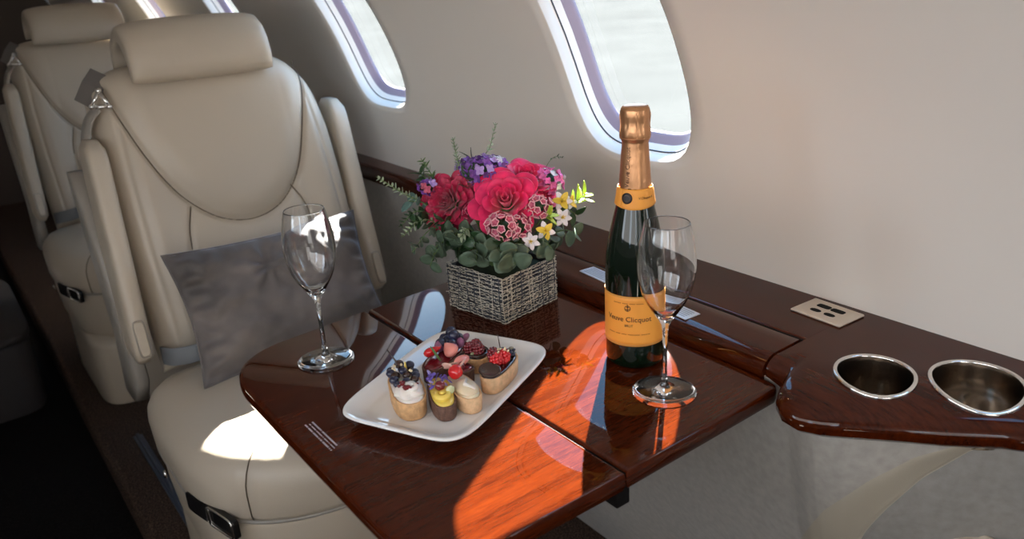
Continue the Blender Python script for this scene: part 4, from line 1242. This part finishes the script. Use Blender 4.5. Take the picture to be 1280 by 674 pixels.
rv = random.Random(21)
bl, bd = bmesh.new(), bmesh.new()
for j in range(34):
    z = 0.0018 + (vh - 0.0025) * j / 33 + rv.uniform(-.0005, .0005)
    ph = rv.uniform(0, 6)
    pts = []
    for i, (x, y) in enumerate(perim(vs_ - 0.0002, 160)):
        wv = 0.0006 * (1 if (i // 2 + j) % 2 else -1) + 0.0006 * noise.noise(Vector((i * .3, j * 7.1, 0)))
        f = 1 + wv / vs_ + 0.006
        pts.append((x * f, y * f, z + 0.0016 * noise.noise(Vector((i * .11, j * 3.7, 5))) + 0.0006 * math.sin(i * .35 + ph)))
    tube(bl if j % 3 != 1 else bd, pts, 0.00062 if j % 4 else 0.0009, 5, closed=True)
for k, (x, y) in enumerate(perim(vs_, 72)):
    f = 1 + (0.0005 if k % 2 else -0.0002) / vs_
    lean = rv.uniform(-0.005, 0.005)
    dx, dy = (1, 0) if abs(y) > abs(x) - 1e-6 else (0, 1)
    tube(bl if k % 18 < 1 or rv.random() < .35 else bd, [(x * f, y * f, 0.001), (x * f * 1.008 + dx * lean, y * f * 1.008 + dy * lean, vh * .5), (x * f + dx * lean, y * f + dy * lean, vh + rv.uniform(-0.001, 0.001))], rv.uniform(.0005, .0009), 5)
for k in range(260):   # loose short ends
    x, y = rv.choice(perim(vs_ * 1.012, 160)); z = rv.uniform(0.004, vh - 0.004)
    dx, dy = (1, 0) if abs(y) > abs(x) else (0, 1)
    q = rv.uniform(-0.006, 0.006)
    tube(bl, [(x, y, z), (x * 1.01 + dx * q, y * 1.01 + dy * q, z + rv.uniform(-0.005, 0.005))], 0.0005, 4)
mesh_obj('woven_straw', bl, straw_l, vase, label='pale straw strands')
mesh_obj('dark_strands', bd, straw_d, vase, label='dark woven strands')
bm = bmesh.new(); box(bm, -i_ + .001, i_ - .001, -i_ + .001, i_ - .001, 0.013, 0.058, 0.004); mesh_obj('flower_foam', bm, pmat('dark_green_foam', (0.015, 0.03, 0.012), 0.9), vase)

# ---------------------------------------------------------------- flowers
M['rose'] = pmat('magenta_rose', (0.78, 0.012, 0.12), 0.5, var=0.25, vscale=60, sheen=0.3)
M['rose_red'] = pmat('crimson_rose', (0.46, 0.007, 0.060), 0.5, var=0.3, vscale=60, sheen=0.3)
M['stem'] = pmat('green_stem', (0.10, 0.17, 0.05), 0.5)
M['euc'] = pmat('eucalyptus_leaf', (0.085, 0.13, 0.085), 0.5, var=0.35, vscale=40)
M['euc_blue'] = pmat('blue_green_leaf', (0.12, 0.22, 0.20), 0.5, var=0.25, vscale=40)
M['dark_leaf'] = pmat('dark_glossy_leaf', (0.022, 0.055, 0.020), 0.35, var=0.4, vscale=40)
M['pale_leaf'] = pmat('pale_sage_leaf', (0.30, 0.36, 0.24), 0.55, var=0.3, vscale=50)
M['lime'] = pmat('lime_leaf', (0.42, 0.58, 0.06), 0.45, var=0.25, vscale=50)
M['purple'] = pmat('purple_floret', (0.17, 0.055, 0.30), 0.5, var=0.5, vscale=90)
M['lilac'] = pmat('lilac_floret', (0.42, 0.28, 0.60), 0.5)
M['wax'] = pmat('dusty_rose_floret', (0.50, 0.10, 0.17), 0.5, var=0.35, vscale=120)
M['wax_rim'] = pmat('pale_pink_rim', (0.80, 0.42, 0.46), 0.5)
M['pinkf'] = pmat('bright_pink_petal', (0.80, 0.16, 0.45), 0.5, var=0.3, vscale=90)
M['whitef'] = pmat('white_petal', (0.80, 0.76, 0.80), 0.5)
M['yellowf'] = pmat('yellow_petal', (0.80, 0.58, 0.07), 0.5)
BASE = Vector((VX, VY, TZ + 0.05))


def frame(axis):
    z = Vector(axis).normalized(); x = z.orthogonal().normalized(); y = z.cross(x)
    return Matrix((x, y, z)).transposed()


def stem(parent, end, r=0.0022):
    """stem from the foam to the bloom, in the thing's local (world aligned) frame"""
    loc = Vector(parent.location)
    d = Vector(end) - BASE; st = BASE + Vector((d.x, d.y, 0)) * 0.25
    st.x = max(VX - .04, min(VX + .04, st.x)); st.y = max(VY - .04, min(VY + .04, st.y)); st.z = TZ + 0.045
    bm = bmesh.new(); tube(bm, bez(st - loc, st - loc + Vector((0, 0, 0.04)), Vector(end) - loc - (Vector(end) - st) * 0.3, Vector(end) - loc, 8), r, 7)
    return mesh_obj('stem', bm, M['stem'], parent)


def petal(bm, R0, H, phi, wdt, curl, tilt, Mx, nS=8, nT=8, ruf=0.0):
    vs = []
    for j in range(nT + 1):
        row = []
        for i in range(nS + 1):
            s = -1 + 2 * i / nS; t = j / nT * (1 - 0.22 * abs(s) ** 3)
            r = R0 * (0.18 + 0.82 * t ** 0.75) + curl * t ** 4 * R0
            z = H * t - curl * 0.55 * H * t ** 5 + ruf * math.sin(s * 7 + phi * 5) * t * H
            a = phi + s * wdt * (0.45 + 0.55 * math.sin(min(1, t * 1.3) * PI / 2))
            rr = r * (1 - 0.10 * s * s)
            row.append(bm.verts.new(Mx @ Vector((rr * math.cos(a), rr * math.sin(a), z))))
        vs.append(row)
    for j in range(nT):
        for i in range(nS): bm.faces.new((vs[j][i], vs[j][i + 1], vs[j + 1][i + 1], vs[j + 1][i]))


def rose(label, c, axis, R, mat, frilly=False):
    t = thing('rose', label, 'flower', c, (0, 0, 0), 'red and magenta roses in the bouquet')
    Mx = frame(axis).to_4x4()
    layers = [(3, 0.16, 0.92, 1.2, 0.0), (4, 0.31, 0.96, 0.95, 0.04), (5, 0.49, 0.93, 0.80, 0.13), (5, 0.69, 0.86, 0.76, 0.25), (6, 0.87, 0.72, 0.68, 0.35), (7, 1.02, 0.54, 0.58, 0.43)]
    if frilly: layers = [(3, 0.13, 0.93, 1.25, 0.0), (3, 0.23, 0.95, 1.15, 0.03), (4, 0.35, 0.96, 0.95, 0.08), (5, 0.48, 0.94, 0.80, 0.14), (6, 0.63, 0.88, 0.68, 0.22), (7, 0.79, 0.78, 0.58, 0.32), (7, 0.93, 0.64, 0.54, 0.40), (7, 1.03, 0.46, 0.52, 0.45)]
    rr = random.Random(hash(label) % 1000 if False else len(label))
    for li, (n_, rf, hf, wd, cu) in enumerate(layers):
        for k in range(n_):
            bm = bmesh.new()
            phi = 2 * PI * k / n_ + li * 1.1 + rr.uniform(-.15, .15)
            petal(bm, R * rf, R * 1.15 * hf, phi, wd, cu, 0, Mx @ Matrix.Translation((0, 0, -R * 0.62)), ruf=(0.03 + .02 * li) if frilly else 0.015 + .01 * li)
            o = mesh_obj('petal', bm, mat, t); so_ = o.modifiers.new('thick', 'SOLIDIFY'); so_.thickness = 0.0006
            ss = o.modifiers.new('s', 'SUBSURF'); ss.levels = 1; ss.render_levels = 1
    bm = bmesh.new(); blob(bm, (0, 0, 0), R * 0.42, 12, 8, (1, 1, .8)); ob = mesh_obj('calyx', bm, M['stem'], t); ob.matrix_local = Mx @ Matrix.Translation((0, 0, -R * 0.66))
    stem(t, Vector(c) - Vector(axis).normalized() * R * 0.8)
    return t


TOCAM = Vector((-0.60, -0.62, 0.40)).normalized()
rose('large magenta rose at the front centre of the bouquet', (0.618, 0.850, 0.857), (-0.50, -0.55, 0.66), 0.038, M['rose'])
rose('magenta rose behind and above the large front rose', (0.668, 0.872, 0.874), (-0.15, -0.45, 0.88), 0.034, M['rose'])
rose('deep crimson rose on the left side of the bouquet', (0.572, 0.927, 0.850), (-0.72, -0.35, 0.42), 0.033, M['rose_red'], True)
rose('small magenta rose at the right, half hidden beside the pink florets', (0.689, 0.856, 0.850), (0.15, -0.72, 0.62), 0.020, M['rose'])
rose('small crimson bloom at the top between left rose and purple flowers', (0.603, 0.913, 0.876), (-0.5, -0.4, 0.8), 0.014, M['rose_red'])


def leaf_bm(bm, p, d, nrm, L, W, cup=0.15, tip=1.0, bend=0.1):
    d = Vector(d).normalized(); nrm = Vector(nrm); nrm = (nrm - d * nrm.dot(d))
    if nrm.length < 1e-4: nrm = d.orthogonal()
    nrm.normalize(); s = d.cross(nrm); vs = []
    for j in range(7):
        t = j / 6; wv = W * (math.sin(PI * min(1, t ** 0.8 * 0.98 + 0.01)) ** (0.6 * tip)) * (1 - 0.15 * t)
        row = []
        for i in range(5):
            u = -1 + i / 2
            row.append(bm.verts.new(Vector(p) + d * L * t + s * wv * u * .5 + nrm * (cup * abs(u) * wv * .5 - bend * L * t * t)))
        vs.append(row)
    for j in range(6):
        for i in range(4): bm.faces.new((vs[j][i], vs[j][i + 1], vs[j + 1][i + 1], vs[j + 1][i]))


def sprig(name, label, cat, pts, n, L, W, mat, grp, seed, tip=1.0, taper=0.5, sr=0.0012, spread=0.9, cup=0.15, gap0=0.3, bud=None):
    pts = [Vector(p) for p in pts]
    t = thing(name, label, cat, pts[0], (0, 0, 0), grp); o0 = pts[0]
    cv = cr([p - o0 for p in pts], 8); r_ = random.Random(seed)
    bm = bmesh.new(); tube(bm, cv, [sr * (1 - .6 * i / len(cv)) for i in range(len(cv))], 6); mesh_obj('stem', bm, M['stem'], t)
    bm = bmesh.new(); m_ = len(cv)
    for k in range(n):
        q = gap0 + (1 - gap0) * k / max(1, n - 1); i = min(m_ - 2, int(q * (m_ - 1)))
        p = cv[i]; d = (cv[i + 1] - cv[i]).normalized(); a = d.orthogonal().normalized(); b = d.cross(a)
        th = k * 2.4 + r_.uniform(-.4, .4)
        side = a * math.cos(th) + b * math.sin(th)
        dd = (side * spread + d * (1.05 - spread * .5) + Vector((0, 0, .1))).normalized()
        sc = (1 - taper * q) * r_.uniform(.8, 1.15)
        leaf_bm(bm, p, dd, (d + TOCAM * .8 + Vector((r_.uniform(-.3, .3), r_.uniform(-.3, .3), .3))), L * sc, W * sc, cup, tip, r_.uniform(0, .2))
    if n:
        o = mesh_obj('leaves', bm, mat, t); so_ = o.modifiers.new('thick', 'SOLIDIFY'); so_.thickness = 0.0005
    return t


V0 = (VX, VY, TZ + 0.050)
G1 = 'leafy greenery in the bouquet'
EUC = [
 ('large round green leaves hanging over the front corner of the vase', [V0, (0.590, 0.835, 0.800), (0.576, 0.806, 0.797)], 7, 0.030, 0.030, 'euc', 1),
 ('round grey green leaves at the front right over the vase rim', [V0, (0.640, 0.810, 0.802), (0.648, 0.790, 0.794)], 6, 0.026, 0.026, 'euc', 2),
 ('broad round leaf spray low at the right of the bouquet', [V0, (0.672, 0.812, 0.806), (0.690, 0.782, 0.806)], 6, 0.026, 0.026, 'euc', 3),
 ('dark round leaves low on the left side of the vase', [V0, (0.560, 0.900, 0.805), (0.528, 0.905, 0.785)], 8, 0.027, 0.026, 'euc', 4),
 ('drooping round leaves at the far lower left of the bouquet', [V0, (0.555, 0.925, 0.815), (0.512, 0.935, 0.787)], 8, 0.022, 0.021, 'euc', 5),
 ('blue green leaf spray left of the crimson rose', [V0, (0.565, 0.945, 0.835), (0.533, 0.968, 0.852)], 6, 0.024, 0.019, 'euc_blue', 6),
 ('round green leaves below the crimson rose', [V0, (0.565, 0.880, 0.815), (0.545, 0.878, 0.812)], 7, 0.027, 0.026, 'euc', 7),
 ('dark green leaves in the middle front below the magenta rose', [V0, (0.590, 0.850, 0.812), (0.560, 0.850, 0.808)], 8, 0.026, 0.024, 'dark_leaf', 8),
 ('dark leaves behind the purple flowers at the top', [V0, (0.640, 0.940, 0.870), (0.640, 0.965, 0.896)], 8, 0.024, 0.014, 'dark_leaf', 9),
 ('dark leaves rising between the left rose and the purple flowers', [V0, (0.600, 0.910, 0.865), (0.600, 0.905, 0.886)], 7, 0.026, 0.012, 'dark_leaf', 10),
 ('dark leaves at the upper left behind the crimson rose', [V0, (0.575, 0.960, 0.860), (0.565, 0.985, 0.885)], 9, 0.024, 0.013, 'dark_leaf', 11),
 ('dark leaves at the right behind the white flowers', [V0, (0.690, 0.840, 0.830), (0.718, 0.815, 0.820)], 7, 0.028, 0.014, 'dark_leaf', 12),
 ('dark filler leaves at the left centre of the bouquet', [V0, (0.575, 0.905, 0.820), (0.550, 0.925, 0.825)], 9, 0.026, 0.018, 'dark_leaf', 13),
 ('dark filler leaves at the back right of the bouquet', [V0, (0.680, 0.890, 0.850), (0.700, 0.890, 0.870)], 8, 0.026, 0.014, 'dark_leaf', 14),
 ('dense dark leaves filling the lower left above the vase', [V0, (0.575, 0.880, 0.800), (0.555, 0.885, 0.790)], 12, 0.026, 0.022, 'dark_leaf', 21),
 ('overlapping round leaves on the front left edge of the vase', [V0, (0.570, 0.850, 0.798), (0.555, 0.840, 0.785)], 9, 0.028, 0.027, 'euc', 22),
 ('dense dark leaves filling the centre above the vase', [V0, (0.600, 0.840, 0.810), (0.595, 0.820, 0.812)], 12, 0.026, 0.022, 'dark_leaf', 23),
 ('dark round leaves on the right rim of the vase', [V0, (0.650, 0.830, 0.795), (0.672, 0.810, 0.785)], 9, 0.025, 0.023, 'euc', 24),
 ('large pale green round leaf pair at the front centre rim', [V0, (0.595, 0.815, 0.795), (0.588, 0.795, 0.786)], 5, 0.034, 0.034, 'euc', 25),
 ('round leaves drooping lowest at the left beside the vase', [V0, (0.548, 0.905, 0.800), (0.522, 0.905, 0.772)], 8, 0.024, 0.023, 'euc', 27),
 ('dark leaves filling the far left shoulder of the bouquet', [V0, (0.555, 0.940, 0.820), (0.530, 0.955, 0.825)], 11, 0.025, 0.018, 'dark_leaf', 26),
]
for lab_, p_, n_, L_, W_, m_, sd_ in EUC:
    sprig('eucalyptus_sprig' if 'euc' in m_ else 'leaf_sprig', lab_, 'leaves', p_, n_, L_, W_, M[m_], G1, sd_, tip=0.8 if 'euc' in m_ else 1.4, taper=0.2, spread=1.1 if 'euc' in m_ else .9, gap0=0.45)
sprig('eucalyptus_sprig', 'long pale sprig reaching out at the far left of the bouquet', 'leaves', [V0, (0.560, 0.940, 0.835), (0.530, 0.975, 0.862), (0.505, 1.002, 0.886)], 26, 0.013, 0.008, M['pale_leaf'], G1, 31, tip=1.2, gap0=0.5)
sprig('rosemary_sprig', 'thick rosemary like sprig standing up at the top left', 'leaves', [V0, (0.608, 0.935, 0.862), (0.612, 0.952, 0.892), (0.616, 0.968, 0.928)], 54, 0.012, 0.0036, M['pale_leaf'], G1, 32, tip=1.5, gap0=0.5, spread=0.7)
sprig('thin_sprig', 'thin bare sprig standing highest above the bouquet', 'leaves', [V0, (0.645, 0.935, 0.880), (0.662, 0.940, 0.912), (0.676, 0.943, 0.943)], 16, 0.011, 0.0045, M['pale_leaf'], G1, 33, tip=1.4, gap0=0.55, spread=.7, sr=.0008)
sprig('leaf_sprig', 'small green leaf spray at the upper left edge', 'leaves', [V0, (0.580, 0.955, 0.865), (0.573, 0.990, 0.902)], 16, 0.016, 0.007, M['stem'], G1, 34, tip=1.3, gap0=0.6)
sprig('leaf_sprig', 'pale leaf spray drooping at the lower left edge', 'leaves', [V0, (0.550, 0.935, 0.825), (0.510, 0.958, 0.805)], 16, 0.014, 0.006, M['pale_leaf'], G1, 35, tip=1.3, gap0=0.5)
sprig('leaf_sprig', 'small dark narrow leaves at the left below the blue green leaf', 'leaves', [V0, (0.548, 0.945, 0.835), (0.512, 0.965, 0.818)], 14, 0.014, 0.005, M['dark_leaf'], G1, 36, tip=1.4, gap0=0.6)
sprig('thin_sprig', 'thin curled sprig behind the pink florets at the right', 'leaves', [V0, (0.705, 0.880, 0.865), (0.722, 0.872, 0.893), (0.735, 0.865, 0.892)], 7, 0.008, 0.003, M['dark_leaf'], G1, 37, tip=1.4, gap0=0.6, sr=.0006)
sprig('lime_sprig', 'bright lime green leaf shoot at the right edge of the bouquet', 'leaves', [V0, (0.685, 0.830, 0.825), (0.712, 0.818, 0.838), (0.730, 0.812, 0.850)], 9, 0.026, 0.009, M['lime'], G1, 38, tip=1.3, gap0=0.65, taper=.1, spread=.75)
sprig('lime_sprig', 'lime green leaves between the white and yellow flowers', 'leaves', [V0, (0.645, 0.815, 0.825), (0.656, 0.800, 0.838)], 8, 0.018, 0.008, M['lime'], G1, 39, tip=1.3, gap0=0.75, taper=.1)
sprig('leaf_sprig', 'pale variegated leaves low in the middle left of the bouquet', 'leaves', [V0, (0.570, 0.865, 0.822), (0.548, 0.862, 0.818)], 12, 0.016, 0.009, M['pale_leaf'], G1, 40, tip=1.2, gap0=0.7)


def cluster(name, label, c, R, n, kind, mats, grp, seed, squash=(1, 1, .8)):
    t = thing(name, label, 'flower', c, (0, 0, 0), grp); r_ = random.Random(seed)
    bms = [bmesh.new() for _ in mats]
    for k in range(n):
        ph = math.acos(1 - 1.35 * (k + .5) / n); th = 2.39996 * k
        nv = Vector((math.sin(ph) * math.cos(th), math.sin(ph) * math.sin(th), math.cos(ph)))
        nv = frame((-0.35, -0.4, 0.75)) @ nv
        p = Vector((nv.x * squash[0], nv.y * squash[1], nv.z * squash[2])) * R * r_.uniform(.8, 1.08)
        F = frame(nv + Vector((r_.uniform(-.3, .3), r_.uniform(-.3, .3), r_.uniform(-.3, .3)))); s = r_.uniform(.85, 1.2)
        if kind == 'floret':
            for q in range(4):
                a = q * PI / 2 + r_.uniform(-.2, .2); d = F @ Vector((math.cos(a), math.sin(a), .35))
                leaf_bm(bms[k % len(mats)], p, d, F @ Vector((0, 0, 1)), 0.0068 * s, 0.0062 * s, .3, .8, -.1)
        elif kind == 'cup':
            rs_ = [[tuple(p + F @ Vector((rad_ * math.cos(2 * PI * i / 10), rad_ * math.sin(2 * PI * i / 10), z))) for i in range(10)] for rad_, z in ((.0008, -.002), (.0032 * s, .0), (.0046 * s, .0028))]
            rings(bms[0], rs_, cap1=False)
            tube(bms[1], [p + F @ Vector(((.0048 + .0007 * math.sin(5 * 2 * PI * i / 20)) * s * math.cos(2 * PI * i / 20), (.0048 + .0007 * math.sin(5 * 2 * PI * i / 20)) * s * math.sin(2 * PI * i / 20), .003)) for i in range(20)], .0008, 5, closed=True)
    for i, (b_, m_) in enumerate(zip(bms, mats)):
        o = mesh_obj(['florets', 'petal_rims', 'pale_florets'][min(i, 2)] if kind == 'cup' else ['florets', 'dark_florets', 'pale_florets'][i], b_, m_, t)
        so_ = o.modifiers.new('thick', 'SOLIDIFY'); so_.thickness = 0.0004
    bm = bmesh.new(); blob(bm, (0, 0, 0), R * .72, 12, 9, squash); mesh_obj('floret_stalks', bm, M['dark_leaf'], t)
    stem(t, c)
    return t


G2 = 'clusters of small florets in the bouquet'
cluster('purple_stock', 'purple floret cluster at the top centre of the bouquet', (0.626, 0.916, 0.882), 0.028, 52, 'floret', [M['purple'], M['lilac'], M['purple']], G2, 1)
cluster('purple_stock', 'purple floret cluster at the back, behind the top centre one', (0.630, 0.955, 0.880), 0.018, 26, 'floret', [M['purple'], M['purple'], M['lilac']], G2, 2)
cluster('purple_stock', 'lilac and purple florets touching the upper magenta rose', (0.650, 0.918, 0.884), 0.020, 30, 'floret', [M['lilac'], M['purple'], M['whitef']], G2, 3)
cluster('purple_stock', 'small mauve buds left of the crimson rose', (0.560, 0.955, 0.868), 0.011, 14, 'floret', [M['purple'], M['wax'], M['lilac']], G2, 4)
cluster('waxflower', 'dusty rose cupped florets in front below the large magenta rose', (0.596, 0.832, 0.828), 0.021, 26, 'cup', [M['wax'], M['wax_rim']], G2, 5)
cluster('waxflower', 'dusty rose cupped florets at the front right above the vase', (0.615, 0.823, 0.826), 0.017, 18, 'cup', [M['wax'], M['wax_rim']], G2, 6)
cluster('waxflower', 'dusty rose cupped florets between the small rose and the white flowers', (0.650, 0.822, 0.846), 0.017, 18, 'cup', [M['wax'], M['wax_rim']], G2, 7)
cluster('waxflower', 'dark pink florets beside the crimson rose on its right', (0.590, 0.890, 0.838), 0.013, 12, 'cup', [M['rose_red'], M['wax']], G2, 8)
cluster('sweet_william', 'bright pink and white floret cluster at the upper right', (0.698, 0.857, 0.866), 0.021, 34, 'floret', [M['pinkf'], M['pinkf'], M['whitef']], G2, 9)


def lily(label, c, axis, R, inner):
    t = thing('alstroemeria', label, 'flower', c, (0, 0, 0), 'white and yellow open flowers at the bouquet right'); F = frame(axis)
    for q in range(6):
        a = q * PI / 3; d = F @ Vector((math.cos(a), math.sin(a), .55 if q % 2 else .3))
        bm = bmesh.new(); leaf_bm(bm, (0, 0, 0), d, F @ Vector((0, 0, 1)), R, R * .66, .25, .9, .12)
        o = mesh_obj('petal', bm, inner if q % 2 else M['whitef'], t); so_ = o.modifiers.new('thick', 'SOLIDIFY'); so_.thickness = 0.0005
    bm = bmesh.new()
    for q in range(5):
        a = q * 1.256; tube(bm, [(0, 0, 0), F @ Vector((R * .2 * math.cos(a), R * .2 * math.sin(a), R * .6))], .0006, 5)
    mesh_obj('stamens', bm, M['yellowf'], t)
    stem(t, c, .0016)


lily('white and yellow flower highest at the right of the bouquet', (0.690, 0.817, 0.846), (-0.5, -0.7, 0.5), 0.015, M['yellowf'])
lily('yellow flower at the right beside the lime shoot', (0.703, 0.815, 0.842), (0.1, -0.8, 0.5), 0.012, M['yellowf'])
lily('white and yellow flower low at the front right', (0.645, 0.800, 0.818), (-0.6, -0.7, 0.3), 0.014, M['yellowf'])
lily('white flower low beside the front right yellow one', (0.622, 0.803, 0.808), (-0.6, -0.6, 0.2), 0.013, M['whitef'])
lily('white flower between the two yellow ones at the right', (0.676, 0.802, 0.829), (-0.3, -0.8, 0.3), 0.014, M['whitef'])
